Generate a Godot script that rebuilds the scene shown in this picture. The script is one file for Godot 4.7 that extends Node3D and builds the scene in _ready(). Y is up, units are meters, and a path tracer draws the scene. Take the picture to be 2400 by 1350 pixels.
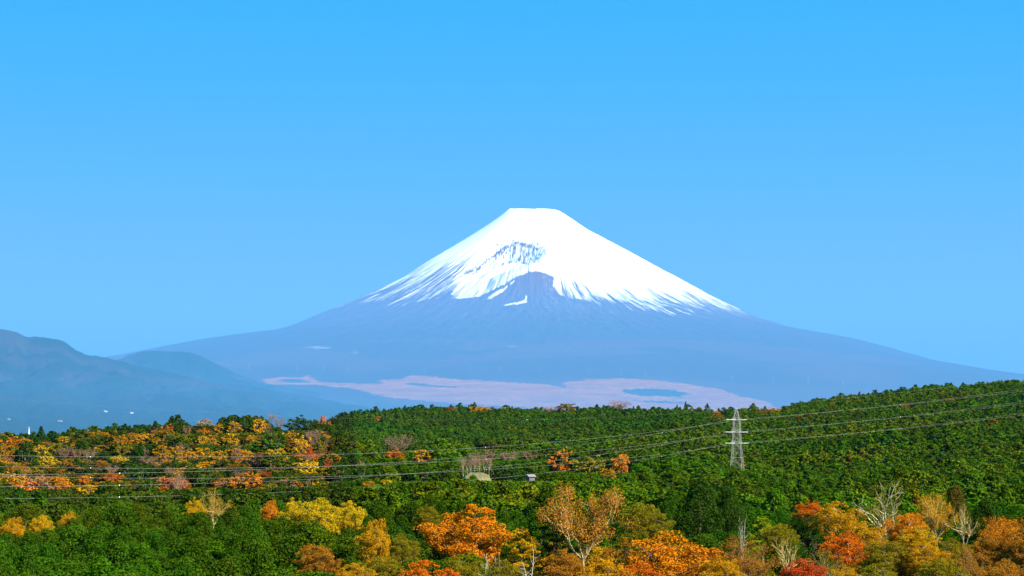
extends Node3D
# A wooded ridge country in autumn with a snow-capped volcano far behind. Metres, y up, altitude above the sea.
# The camera stands 400 m up and looks along -z. px() and on_ray() turn places in the photograph (2400 x 1350) into directions.

const F := 4420.0            # focal length in photograph pixels
const EYE := 400.0           # altitude of the camera
const HORIZON := 1030.0      # photograph row of eye level
const PEAK_AT := Vector2(318.0, -27000.0)   # plan position (x, z) of the volcano's axis

var pitch := atan((HORIZON - 675.0) / F)
var cos_p := cos(pitch)
var sin_p := sin(pitch)
var noise_a := FastNoiseLite.new()
var noise_b := FastNoiseLite.new()
var noise_c := FastNoiseLite.new()
var taken := {}

func tan_up(row: float) -> float:            # rise per metre of depth of a photograph row
	var a := (675.0 - row) / F
	return (a * cos_p + sin_p) / (cos_p - a * sin_p)

func across(col: float, row: float) -> float: # sideways metres per metre of depth
	var a := (675.0 - row) / F
	return (col - 1200.0) / F / (cos_p - a * sin_p)

func at_depth(col: float, row: float, depth: float) -> Vector3:
	return Vector3(across(col, row) * depth, EYE + tan_up(row) * depth, -depth)

func row_of(height: float, depth: float) -> float:
	var t := (height - EYE) / depth
	var a := (t * cos_p - sin_p) / (cos_p + t * sin_p)
	return 675.0 - a * F

func col_of(x: float, height: float, depth: float) -> float:
	var a := (675.0 - row_of(height, depth)) / F
	return 1200.0 + x / depth * F * (cos_p - a * sin_p)

func pick(table: PackedVector2Array, x: float) -> float:   # piecewise linear
	if x <= table[0].x:
		return table[0].y
	for i in range(1, table.size()):
		if x <= table[i].x:
			var p := table[i - 1]
			var q := table[i]
			return lerpf(p.y, q.y, (x - p.x) / (q.x - p.x))
	return table[table.size() - 1].y

func smooth_table(table: PackedVector2Array, step: float, last: float, blur: int) -> PackedFloat32Array:   # evenly spaced and rounded off
	var v := PackedFloat32Array()
	var n := int(last / step) + 1
	for i in n:
		v.append(pick(table, i * step))
	for k in blur:
		var w := v.duplicate()
		for i in range(1, n - 1):
			w[i] = 0.25 * v[i - 1] + 0.5 * v[i] + 0.25 * v[i + 1]
		v = w
	return v

func even(v: PackedFloat32Array, step: float, x: float) -> float:
	var t := clampf(x / step, 0.0, v.size() - 1.001)
	var i := int(t)
	return lerpf(v[i], v[i + 1], t - i)

func paint(c: Color, rough := 0.9, vertex := false) -> StandardMaterial3D:   # c: linear base colour
	var m := StandardMaterial3D.new()
	m.albedo_color = c.linear_to_srgb()
	m.roughness = rough
	m.metallic_specular = 0.3
	m.vertex_color_use_as_albedo = vertex
	return m

func named(o: Node3D, called: String, label := "", category := "", group := "", kind := "") -> Node3D:
	taken[called] = taken.get(called, -1) + 1
	o.name = called if taken[called] == 0 else "%s_%03d" % [called, taken[called]]
	if label != "":
		o.set_meta("label", label)
	if category != "":
		o.set_meta("category", category)
	if group != "":
		o.set_meta("group", group)
	if kind != "":
		o.set_meta("kind", kind)
	add_child(o)
	return o

func piece(called: String, mesh: Mesh, material: Material, parent: Node3D) -> MeshInstance3D:
	var o := MeshInstance3D.new()
	o.name = called
	o.mesh = mesh
	if material:
		o.material_override = material
	parent.add_child(o, true)
	return o

func array_mesh(v: PackedVector3Array, ix: PackedInt32Array, c := PackedColorArray(), n := PackedVector3Array()) -> ArrayMesh:
	var a := []
	a.resize(Mesh.ARRAY_MAX)
	a[Mesh.ARRAY_VERTEX] = v
	a[Mesh.ARRAY_INDEX] = ix
	if c.size():
		a[Mesh.ARRAY_COLOR] = c
	if n.size():
		a[Mesh.ARRAY_NORMAL] = n
	var m := ArrayMesh.new()
	m.add_surface_from_arrays(Mesh.PRIMITIVE_TRIANGLES, a)
	return m

func grid_mesh(v: PackedVector3Array, rows: int, cols: int, c: PackedColorArray) -> ArrayMesh:   # rows run away, columns to the right; faces look up
	var ix := PackedInt32Array()
	ix.resize((rows - 1) * (cols - 1) * 6)
	var k := 0
	for i in rows - 1:
		for j in cols - 1:
			var p := i * cols + j
			ix[k] = p; ix[k + 1] = p + cols; ix[k + 2] = p + 1
			ix[k + 3] = p + 1; ix[k + 4] = p + cols; ix[k + 5] = p + cols + 1
			k += 6
	var n := PackedVector3Array()
	n.resize(v.size())
	for i in rows:
		for j in cols:
			var l := v[i * cols + maxi(j - 1, 0)]
			var r := v[i * cols + mini(j + 1, cols - 1)]
			var f := v[maxi(i - 1, 0) * cols + j]
			var b := v[mini(i + 1, rows - 1) * cols + j]
			var u := (r - l).cross(b - f)
			n[i * cols + j] = u.normalized() if u.y > 0.0 else -u.normalized()
	return array_mesh(v, ix, c, n)

func sky_and_camera() -> void:
	var cam := Camera3D.new()
	cam.name = "camera"
	cam.position = Vector3(0, EYE, 0)
	cam.rotation = Vector3(pitch, 0, 0)
	cam.fov = rad_to_deg(2.0 * atan(675.0 / F))
	cam.near = 1.0
	cam.far = 120000.0
	add_child(cam)
	cam.current = true

	var sky := ProceduralSkyMaterial.new()
	sky.sky_top_color = Color(0.0, 0.142, 0.36).linear_to_srgb()
	sky.sky_horizon_color = Color(0.30, 0.29, 0.17).linear_to_srgb()
	sky.sky_curve = 0.045
	sky.ground_bottom_color = Color(0.05, 0.06, 0.05).linear_to_srgb()
	sky.ground_horizon_color = Color(0.12, 0.12, 0.08).linear_to_srgb()
	sky.sun_angle_max = 4.0
	var e := Environment.new()
	e.background_mode = Environment.BG_SKY
	e.sky = Sky.new()
	e.sky.sky_material = sky
	e.tonemap_mode = Environment.TONE_MAPPER_LINEAR
	e.tonemap_exposure = 2.95
	e.fog_enabled = true
	e.fog_density = 0.000005
	e.fog_light_color = Color(0.09, 0.46, 0.95).linear_to_srgb()
	e.volumetric_fog_enabled = true
	e.volumetric_fog_density = 0.0
	e.sdfgi_enabled = true
	e.ssao_enabled = true
	e.ssil_enabled = true
	var around := WorldEnvironment.new()
	around.name = "air"
	around.environment = e
	add_child(around)

	var sun := DirectionalLight3D.new()
	sun.name = "sun"
	sun.light_energy = 1.6
	sun.light_color = Color(1.0, 0.955, 0.88)
	sun.light_angular_distance = 0.53
	sun.shadow_enabled = true
	add_child(sun)
	# low late-autumn sun behind the camera's right shoulder
	var from := Vector3(sin(deg_to_rad(52.0)) * cos(deg_to_rad(34.0)), sin(deg_to_rad(34.0)), cos(deg_to_rad(52.0)) * cos(deg_to_rad(34.0)))
	sun.look_at_from_position(from * 100.0, Vector3.ZERO)

func noises() -> void:
	noise_a.seed = 11; noise_b.seed = 23; noise_c.seed = 37
	noise_a.noise_type = FastNoiseLite.TYPE_SIMPLEX_SMOOTH
	noise_b.noise_type = FastNoiseLite.TYPE_SIMPLEX_SMOOTH
	noise_c.noise_type = FastNoiseLite.TYPE_SIMPLEX_SMOOTH
	noise_a.frequency = 0.1; noise_b.frequency = 0.1; noise_c.frequency = 0.05
	noise_a.fractal_octaves = 3; noise_b.fractal_octaves = 3; noise_c.fractal_octaves = 4

# ---- the far country: volcano, foothills, plain -------------------------------------------------

var hill_points := PackedVector3Array()
var left_flank: PackedFloat32Array
var right_flank: PackedFloat32Array
var front_flank: PackedFloat32Array

func lay_out_volcano() -> void:
	var l := PackedVector2Array([Vector2(0, 3560), Vector2(200, 3570), Vector2(330, 3712), Vector2(745, 3424), Vector2(1173, 3145), Vector2(1540, 2918), Vector2(1906, 2667), Vector2(2273, 2476), Vector2(2762, 2275), Vector2(3250, 2063), Vector2(3678, 1883), Vector2(4228, 1767), Vector2(4900, 1698), Vector2(5389, 1602), Vector2(6061, 1453), Vector2(8000, 1140), Vector2(11000, 800), Vector2(15000, 430), Vector2(20000, 200)])
	var r := PackedVector2Array([Vector2(0, 3560), Vector2(200, 3570), Vector2(324, 3698), Vector2(477, 3608), Vector2(782, 3394), Vector2(1210, 3162), Vector2(1699, 2880), Vector2(2126, 2649), Vector2(2493, 2434), Vector2(3104, 2107), Vector2(3837, 1851), Vector2(4142, 1815), Vector2(4876, 1657), Vector2(5792, 1365), Vector2(6403, 1241), Vector2(7014, 1124), Vector2(9000, 860), Vector2(12000, 620), Vector2(15000, 430), Vector2(20000, 200)])
	var f := PackedVector2Array([Vector2(0, 3560), Vector2(200, 3570), Vector2(330, 3692), Vector2(760, 3410), Vector2(1190, 3156), Vector2(1600, 2930), Vector2(2050, 2680), Vector2(2500, 2450), Vector2(3000, 2240), Vector2(4000, 1950), Vector2(5000, 1760), Vector2(6000, 1560), Vector2(7000, 1385), Vector2(8000, 1225), Vector2(10000, 958), Vector2(13000, 650), Vector2(16000, 420), Vector2(18000, 320), Vector2(20000, 200)])
	left_flank = smooth_table(l, 20.0, 20000.0, 3)
	right_flank = smooth_table(r, 20.0, 20000.0, 3)
	front_flank = smooth_table(f, 20.0, 20000.0, 3)

func bowl_share(x: float, z: float) -> float:      # 0 in the middle of the flank crater, 1 on its rim
	var u := (x + 500.0) / 640.0
	var w := (z - 1780.0 + 0.35 * (x + 500.0)) / 560.0
	if w < 0.0:
		w *= 1.0 + 0.35 * u * u
	return sqrt(u * u + w * w)

func volcano_height(x: float, z: float) -> float:   # x: right of the axis, z: towards the camera
	var r := sqrt(x * x + z * z)
	var phi := atan2(x, z)
	var s := sin(phi)
	var side := even(right_flank if s > 0.0 else left_flank, 20.0, r)
	var h := lerpf(even(front_flank, 20.0, r), side, s * s)
	if r < 700.0:                                   # the ragged crater rim
		var rim := clampf(1.0 - absf(r - 330.0) / 150.0, 0.0, 1.0)
		h += rim * (16.0 * noise_a.get_noise_2d(phi * 70.0, 5.0) + 22.0 * maxf(0.0, 1.0 - absf(phi + 1.52) * 6.0))
	var deep := smoothstep(500.0, 2300.0, r) * (1.0 - 0.55 * smoothstep(4500.0, 9000.0, r))
	var gully := noise_a.get_noise_2d(phi * 210.0, r * 0.012) * 15.0 + noise_b.get_noise_2d(phi * 560.0, r * 0.03) * 6.0 + noise_c.get_noise_2d(phi * 60.0, r * 0.006) * 26.0
	h += deep * gully
	# the crater on the front flank and the lava shoulder below it
	if z > 0.0:
		var q := bowl_share(x, z)
		if q < 1.25:
			var upper := clampf((1780.0 - z) / 400.0 + 0.45, 0.0, 1.0)
			var bowl := smoothstep(1.04, lerpf(0.35, 0.62, upper), q)
			h -= bowl * (lerpf(90.0, 215.0, upper))
			var crag := smoothstep(1.0, 0.85, q) * smoothstep(0.35, 0.62, q) * upper
			h += crag * (noise_b.get_noise_2d(x * 0.55, z * 0.3) * 45.0 + noise_c.get_noise_2d(x * 0.9, z * 0.5) * 20.0)
		var sx := (x + 75.0) / 640.0
		var sz := (z - 2480.0) / 430.0
		var shoulder := 1.0 - sqrt(sx * sx + sz * sz)
		if shoulder > 0.0:
			h += 210.0 * shoulder * (0.4 + 0.6 * smoothstep(0.0, 0.5, shoulder))
	return h

func to_plan(col: float, row: float) -> Vector2:    # where that line of sight first meets the volcano, in its own plan axes
	var near := 11000.0
	var lo := near
	var d := near
	while d < 27500.0:
		var p := at_depth(col, row, d)
		if p.y < volcano_height(p.x - PEAK_AT.x, p.z - PEAK_AT.y):
			break
		lo = d
		d += 60.0
	for k in 12:
		var m := 0.5 * (lo + d)
		var p := at_depth(col, row, m)
		if p.y < volcano_height(p.x - PEAK_AT.x, p.z - PEAK_AT.y):
			d = m
		else:
			lo = m
	var e := at_depth(col, row, d)
	return Vector2(e.x - PEAK_AT.x, e.z - PEAK_AT.y)

func plan_polygon(points: Array) -> PackedVector2Array:
	var out := PackedVector2Array()
	for i in range(0, points.size(), 2):
		out.append(to_plan(points[i], points[i + 1]))
	return out

func bounds(p: PackedVector2Array) -> Rect2:
	var b := Rect2(p[0], Vector2.ZERO)
	for q in p:
		b = b.expand(q)
	return b.grow(120.0)

func build_volcano() -> void:
	lay_out_volcano()
	var meadow := plan_polygon([618, 889, 650, 884, 700, 885, 720, 880, 738, 888, 745, 896, 800, 898, 905, 900, 884, 891, 935, 889, 965, 879, 1000, 881, 1060, 889, 1150, 893, 1240, 898, 1295, 903, 1325, 910, 1322, 897, 1365, 893, 1372, 888, 1420, 889, 1440, 886, 1500, 889, 1560, 893, 1640, 905, 1690, 912, 1740, 930, 1790, 940, 1830, 958, 1700, 968, 1400, 968, 1250, 956, 1090, 946, 1000, 940, 900, 930, 850, 916, 810, 908, 740, 902, 620, 900])
	var islands := [plan_polygon([950, 898, 975, 898, 1010, 902, 1075, 907, 1070, 909, 1010, 907, 960, 902]), plan_polygon([1455, 916, 1500, 911, 1580, 914, 1620, 923, 1590, 930, 1510, 928, 1470, 922]), plan_polygon([655, 889, 700, 888, 735, 896, 690, 897, 660, 894]), plan_polygon([1470, 938, 1560, 940, 1640, 946, 1560, 945])]
	var bare := plan_polygon([1243, 636, 1282, 641, 1300, 652, 1296, 668, 1310, 690, 1380, 706, 1440, 735, 1050, 740, 1066, 700, 1112, 697, 1150, 682, 1200, 655])
	var patches := [plan_polygon([1141, 702, 1147, 694, 1165, 682, 1190, 668, 1188, 674, 1168, 689, 1150, 701]), plan_polygon([1195, 664, 1206, 656, 1205, 661, 1196, 667]), plan_polygon([1232, 692, 1235, 692, 1235, 709, 1220, 712, 1195, 715, 1178, 716, 1198, 711, 1222, 706, 1231, 701])]
	var clearings := [plan_polygon([705, 813, 730, 812, 775, 814, 776, 817, 740, 817, 705, 815]), plan_polygon([826, 821, 831, 822, 840, 828, 838, 831, 830, 827]), plan_polygon([1190, 811, 1210, 811, 1212, 813, 1190, 813]), plan_polygon([400, 838, 430, 837, 431, 840, 402, 840])]
	var clear_boxes := [bounds(clearings[0]), bounds(clearings[1]), bounds(clearings[2]), bounds(clearings[3])]
	var bowl_floor := plan_polygon([1078, 655, 1110, 634, 1150, 622, 1200, 624, 1243, 633, 1200, 656, 1150, 681, 1110, 697, 1070, 702, 1060, 690])
	var floor_box := bounds(bowl_floor)
	var rim_line := plan_polygon([1100, 633, 1140, 603, 1180, 579, 1195, 570, 1212, 566.5, 1240, 572, 1264, 582, 1264, 586, 1240, 579, 1212, 574, 1196, 580, 1180, 588, 1142, 611, 1102, 640])
	var rim_box := bounds(rim_line)
	var boxes := [bounds(bare), bounds(patches[0]), bounds(patches[1]), bounds(patches[2]), bounds(meadow)]
	# columns round the axis: many in front, few behind; the last column repeats the first
	var turn := PackedFloat32Array()
	for j in 25:
		turn.append(lerpf(-PI, -1.9, j / 25.0))
	for j in 1150:
		var t := j / 1149.0 * 2.0 - 1.0
		turn.append(1.9 * (0.62 * t + 0.38 * t * t * t))
	for j in 25:
		turn.append(lerpf(1.9, PI, (j + 1) / 25.0))
	var reach := PackedFloat32Array([0.0, 120.0])
	for i in 40:
		reach.append(200.0 + 22.0 * i)
	while reach[reach.size() - 1] < 4200.0:
		reach.append(reach[reach.size() - 1] + 16.0)
	while reach[reach.size() - 1] < 20000.0:
		reach.append(reach[reach.size() - 1] + (90.0 if reach[reach.size() - 1] < 8500.0 else 62.0 if reach[reach.size() - 1] < 14200.0 else 400.0))
	var rows := reach.size()
	var cols := turn.size()
	var v := PackedVector3Array()
	var c := PackedColorArray()
	v.resize(rows * cols)
	c.resize(rows * cols)
	var sins := PackedFloat32Array()
	var coss := PackedFloat32Array()
	for a in turn:
		sins.append(sin(a))
		coss.append(cos(a))
	var snow := Color(0.93, 0.92, 0.90)
	for i in rows:
		var r := reach[i]
		for j in cols:
			var x := r * sins[j]
			var z := r * coss[j]
			var phi := turn[j]
			var h := volcano_height(x, z)
			var at := i * cols + j
			if z < 0.0 and r > 6000.0:                   # the far side is hidden and needs less reach
				var short := 1.0 - 0.55 * smoothstep(0.0, 0.7, -coss[j]) * smoothstep(6000.0, 20000.0, r)
				x *= short
				z *= short
				h = volcano_height(x, z)
			v[at] = Vector3(x, h, z)
			# what the ground is made of
			var cover := Color(0.060, 0.034, 0.024)
			if h > 1500.0:
				cover = cover.lerp(Color(0.115, 0.046, 0.045), smoothstep(1500.0, 2300.0, h + 300.0 * noise_c.get_noise_2d(x * 0.06, z * 0.06)))
			else:
				var grow := noise_c.get_noise_2d(x * 0.008 + 90.0, z * 0.006)
				cover = cover.lerp(Color(0.100, 0.046, 0.036), smoothstep(-0.05, 0.16, grow) * 0.7)
			if z > 0.0:
				if h < 1100.0 and boxes[4].has_point(Vector2(x, z)):
					var w := Vector2(x + 25.0 * noise_b.get_noise_2d(x * 0.3, z * 0.12), z + 120.0 * noise_b.get_noise_2d(x * 0.25 + 50.0, z * 0.12))
					if Geometry2D.is_point_in_polygon(w, meadow):
						cover = Color(0.34, 0.125, 0.045) * (1.0 + 0.4 * noise_b.get_noise_2d(x * 0.1, z * 0.2) + 0.35 * noise_c.get_noise_2d(x * 0.03, z * 0.05))
						for isle in islands:
							if Geometry2D.is_point_in_polygon(w, isle):
								cover = Color(0.035, 0.042, 0.035)
				elif h < 1700.0:
					for k in 4:
						if clear_boxes[k].has_point(Vector2(x, z)) and Geometry2D.is_point_in_polygon(Vector2(x, z), clearings[k]):
							cover = Color(0.26, 0.22, 0.20)
				if h > 1900.0:
					var here := Vector2(x, z)
					var line := lerpf(2270.0, 2060.0, smoothstep(-900.0, 1700.0, x))
					var band := lerpf(520.0, 300.0, smoothstep(-1500.0, 300.0, x))
					var streak := 0.62 * noise_a.get_noise_2d(phi * 420.0, r * 0.006 + 70.0) + 0.62 * noise_b.get_noise_2d(phi * 1150.0, r * 0.014) + 0.45 * noise_c.get_noise_2d(phi * 75.0, r * 0.01 + 30.0)
					var lies := (h - line - 0.42 * band) / band + 1.45 * streak
					# thin wind-bared ribs run far up the flank
					var rib := noise_b.get_noise_2d(phi * 700.0 + 400.0, r * 0.004)
					if rib > 0.30 and h < 3350.0:
						lies = minf(lies, 0.42 - 2.4 * (rib - 0.30) + (0.5 if x > -300.0 else 0.0) + smoothstep(2700.0, 3350.0, h) * 0.7)
					if x > 0.0:
						lies -= 2.2 * smoothstep(1.25, 1.5, phi) * smoothstep(2900.0, 2500.0, h)
					var q := bowl_share(x, z)
					if q < 1.04 and q > 0.5:                     # cliffs of the flank crater
						var upper := clampf((1780.0 - z) / 400.0 + 0.45, 0.0, 1.0)
						var rock := 1.0 * noise_b.get_noise_2d(x * 0.22 + z * 0.08, z * 0.08) + 0.35 * noise_a.get_noise_2d(x * 0.6 + 40.0, z * 0.3) - 0.5 * smoothstep(-430.0, -800.0, x)
						if upper > 0.25 and rock > 0.07 + 1.0 * absf(q - 0.80 + 0.25 * noise_c.get_noise_2d(x * 0.12, z * 0.12)):
							lies = minf(lies, 0.34 - 2.6 * (rock - 0.07))
					if floor_box.has_point(here) and Geometry2D.is_point_in_polygon(here + Vector2(70.0 * noise_b.get_noise_2d(x * 0.15, z * 0.15), 90.0 * noise_a.get_noise_2d(x * 0.35, z * 0.1)), bowl_floor):
						lies = maxf(lies, 0.50 + 0.9 * streak)
					if rim_box.has_point(here) and Geometry2D.is_point_in_polygon(here, rim_line):
						lies = minf(lies, -0.05 + 0.6 * noise_a.get_noise_2d(x * 0.1, z * 0.1))
					if boxes[0].has_point(here):
						var w := here + Vector2(22.0 * noise_b.get_noise_2d(x * 0.9, z * 0.9), 22.0 * noise_a.get_noise_2d(x * 0.9, z * 0.9))
						if Geometry2D.is_point_in_polygon(w, bare):
							lies = -1.0 + 2.6 * maxf(0.0, noise_b.get_noise_2d(x * 1.4, z * 0.9) - 0.12) * (1.0 if x > 80.0 else 0.0)
						for k in 3:
							if boxes[k + 1].has_point(here) and Geometry2D.is_point_in_polygon(w * 0.4 + here * 0.6, patches[k]):
								lies = 1.0
					cover = cover.lerp(snow, smoothstep(-0.12, 0.38, lies))
			elif h > 2150.0:
				cover = cover.lerp(snow, smoothstep(2150.0, 2500.0, h + 260.0 * noise_a.get_noise_2d(phi * 300.0, r * 0.02)))
			c[at] = cover
	var m := paint(Color(1, 1, 1), 0.95, true)
	m.metallic_specular = 0.1
	var o := MeshInstance3D.new()
	o.mesh = polar_mesh(v, rows, cols, c)
	o.material_override = m
	o.position = Vector3(PEAK_AT.x, 0, PEAK_AT.y)
	named(o, "volcano", "broad cone of a volcano with snow on its upper half", "mountain", "", "structure")

func polar_mesh(v: PackedVector3Array, rows: int, cols: int, c: PackedColorArray) -> ArrayMesh:
	var m := grid_mesh(v, rows, cols, c)
	var a := m.surface_get_arrays(0)
	var ix: PackedInt32Array = a[Mesh.ARRAY_INDEX]
	ix.reverse()                                   # here the rows run outwards, so the faces turn the other way
	a[Mesh.ARRAY_INDEX] = ix
	var o := ArrayMesh.new()
	o.add_surface_from_arrays(Mesh.PRIMITIVE_TRIANGLES, a)
	return o

func build_foothill(called: String, label: String, crest_px: PackedVector2Array, depth: float, foot: float, back: float, from_col: float, to_col: float, cols: int, rows: int, ground: float, seed_at: float) -> void:
	var v := PackedVector3Array()
	var c := PackedColorArray()
	for i in rows:
		var t := float(i) / (rows - 1)
		for j in cols:
			var col := lerpf(from_col, to_col, float(j) / (cols - 1))
			var crest := EYE + tan_up(pick(crest_px, col)) * depth
			var wander := 320.0 * noise_c.get_noise_2d(col * 0.04 + seed_at, 3.0)
			var d: float
			var h: float
			var top := maxf(crest, ground)
			if t < 0.8:
				var u := t / 0.8
				d = lerpf(foot, depth, u) + wander * u
				h = lerpf(ground, top, pow(u, 1.35))
			else:
				var u := (t - 0.8) / 0.2
				d = lerpf(depth, back, u) + wander
				h = lerpf(top, ground - 60.0, u * u * (3.0 - 2.0 * u))
			var x := (col - 1200.0) / F * d
			var rise := clampf((h - ground) / 500.0, 0.0, 1.0)
			var spur := (absf(noise_c.get_noise_2d(x * 0.019 + seed_at, d * 0.007)) - 0.2) * (150.0 if seed_at < 100.0 else 50.0) + noise_b.get_noise_2d(x * 0.022, d * 0.014 + seed_at) * 40.0
			var fade := smoothstep(0.0, 0.25, t) * (1.0 - 0.75 * smoothstep(0.66, 0.8, t))
			h += spur * rise * fade + 20.0 * noise_b.get_noise_2d(x * 0.09 + seed_at, d * 0.05) * rise * fade + 6.0 * noise_a.get_noise_2d(x * 0.5, d * 0.5) * rise
			v.append(Vector3(x, h, -d))
			var wood := noise_c.get_noise_2d(x * 0.035 + seed_at + 40.0, d * 0.02)
			var leafless := smoothstep(0.02, 0.14, wood + 0.25 * noise_b.get_noise_2d(x * 0.7, d * 0.4)) * smoothstep(500.0, 760.0, h)
			var k := Color(0.014, 0.024, 0.012).lerp(Color(0.034, 0.030, 0.028), leafless)
			var fleck := noise_b.get_noise_2d(x * 1.7, d * 0.8)
			k = k * (1.0 + 0.45 * fleck)
			if h < 420.0 and noise_a.get_noise_2d(x * 0.8 + 200.0, d * 0.5) > 0.44:
				k = Color(0.11, 0.09, 0.08)
			c.append(k)
	hill_points.append_array(v)
	var m := paint(Color(1, 1, 1), 1.0, true)
	m.metallic_specular = 0.1
	var o := MeshInstance3D.new()
	o.mesh = grid_mesh(v, rows, cols, c)
	o.material_override = m
	named(o, called, label, "hill", "", "structure")

func build_far_country() -> void:
	build_volcano()
	build_low_haze()
	build_foothill("foothill", "long wooded foothill falling away beside the volcano", PackedVector2Array([Vector2(-900, 700), Vector2(-300, 735), Vector2(-100, 752), Vector2(0, 773), Vector2(38, 779), Vector2(60, 790), Vector2(100, 793), Vector2(150, 799), Vector2(178, 817), Vector2(205, 827), Vector2(250, 836), Vector2(300, 851), Vector2(400, 872), Vector2(500, 896), Vector2(620, 915), Vector2(750, 935), Vector2(900, 958), Vector2(1000, 976), Vector2(1200, 1020)]), 12500.0, 6200.0, 14500.0, -700.0, 1150.0, 420, 150, 270.0, 0.0)
	build_foothill("foothill", "lone rounded hill between the long foothill and the volcano", PackedVector2Array([Vector2(150, 890), Vector2(240, 856), Vector2(275, 842), Vector2(300, 831), Vector2(330, 821), Vector2(370, 818), Vector2(425, 820), Vector2(447, 824), Vector2(470, 833), Vector2(500, 848), Vector2(560, 878), Vector2(610, 898), Vector2(700, 914), Vector2(800, 930), Vector2(900, 945)]), 15500.0, 13200.0, 17000.0, 150.0, 900.0, 220, 80, 480.0, 300.0)
	var v := PackedVector3Array()
	var c := PackedColorArray()
	var edge := [-22000.0, -16000.0, -12000.0, -6000.0, -3000.0, 0.0, 3000.0, 6000.0, 12000.0, 16000.0, 22000.0]
	for i in 11:
		for j in 11:
			v.append(Vector3(edge[j], 262.0, -15000.0 - edge[i]))
			c.append(Color(0.05, 0.06, 0.04))
	v.reverse()
	for i in 11:                                   # rows must run away from the camera
		var line := v.slice(i * 11, i * 11 + 11)
		line.reverse()
		for j in 11:
			v[i * 11 + j] = line[j]
	var w := PackedVector3Array()
	for i in 11:
		w.append_array(v.slice((10 - i) * 11, (10 - i) * 11 + 11))
	if w[0].z < w[120].z:
		w = v
	var o := MeshInstance3D.new()
	o.mesh = grid_mesh(w, 11, 11, c)
	o.material_override = paint(Color(1, 1, 1), 1.0, true)
	named(o, "ground", "wide lowland plain below the hills", "ground", "", "structure")


func build_low_haze() -> void:                     # the air beyond the ridges: haze over the whole basin, thicker and damp low down
	# density, colour, height, foot, width, nearest and farthest distance
	for a in [[0.000056, Color(0.125, 0.48, 0.95), 1950.0, 190.0, 44000.0, 3000.0, 36800.0, "broad blue haze filling the basin round the volcano"], [0.000045, Color(0.13, 0.50, 0.93), 480.0, 215.0, 41000.0, 3350.0, 25000.0, "low damp haze lying over the plain"]]:
		var m := FogMaterial.new()
		m.density = a[0]
		m.albedo = a[1].linear_to_srgb()
		var o := FogVolume.new()
		o.shape = RenderingServer.FOG_VOLUME_SHAPE_BOX
		o.size = Vector3(a[4], a[2], a[6] - a[5])
		o.position = Vector3(0, a[3] + a[2] * 0.5, -0.5 * (a[5] + a[6]))
		o.material = m
		named(o, "valley_haze", a[7], "haze", "", "stuff")

# ---- tree kinds: meshes that the trees share ------------------------------------------------------

class Leaves:
	var v := PackedVector3Array()
	var c := PackedColorArray()
	var ix := PackedInt32Array()

	func blade(p: Vector3, t: Vector3, b: Vector3, k: Color) -> void:
		var n := v.size()
		v.append(p - t); v.append(p + b); v.append(p + t); v.append(p - b)
		for i in 4:
			c.append(k)
		ix.append_array(PackedInt32Array([n, n + 1, n + 2, n, n + 2, n + 3]))

	func limb(p: Vector3, q: Vector3, r: float, s: float, k: Color, sides := 5) -> void:
		var axis := (q - p).normalized()
		var u := axis.cross(Vector3(0.3, 0.1, 1.0)).normalized()
		var w := axis.cross(u)
		var n := v.size()
		for i in sides:
			var a := TAU * i / sides
			var d := u * cos(a) + w * sin(a)
			v.append(p + d * r); v.append(q + d * s)
			c.append(k); c.append(k)
		for i in sides:
			var a := n + 2 * i
			var b := n + 2 * ((i + 1) % sides)
			ix.append_array(PackedInt32Array([a, b, a + 1, b, b + 1, a + 1]))

func made(l: Leaves) -> ArrayMesh:
	return array_mesh(l.v, l.ix, l.c)

func any_way(g: RandomNumberGenerator) -> Vector3:
	var z := g.randf_range(-1.0, 1.0)
	var a := g.randf() * TAU
	var r := sqrt(1.0 - z * z)
	return Vector3(r * cos(a), z, r * sin(a))

func tuft(l: Leaves, g: RandomNumberGenerator, at: Vector3, radius: Vector3, count: int, size: float, tint: Color, lift: float) -> void:
	var vary := 0.38 if size < 0.3 else 0.22
	for i in count:
		var d := any_way(g)
		if d.y < -0.35 and g.randf() < 0.6:
			d.y = -d.y
		var p := at + d * radius * (0.55 + 0.55 * sqrt(g.randf()))
		var n := (d * 0.55 + any_way(g) * 0.95 + Vector3(0, lift, 0)).normalized()
		var t := n.cross(any_way(g)).normalized()
		var s := size * g.randf_range(0.65, 1.3)
		var k := g.randf_range(1.0 - vary, 1.0 + vary)
		l.blade(p, t * s, n.cross(t) * s * 0.62, Color(tint.r * k * g.randf_range(0.9, 1.12), tint.g * k, tint.b * k))

func own_tint(g: RandomNumberGenerator, spread: float) -> Color:   # each spray of leaves has a hue of its own
	var k := g.randf_range(1.0 - spread, 1.0 + spread)
	return Color(k * g.randf_range(1.0 - spread, 1.0 + spread), k, k * g.randf_range(0.8, 1.2))

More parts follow.
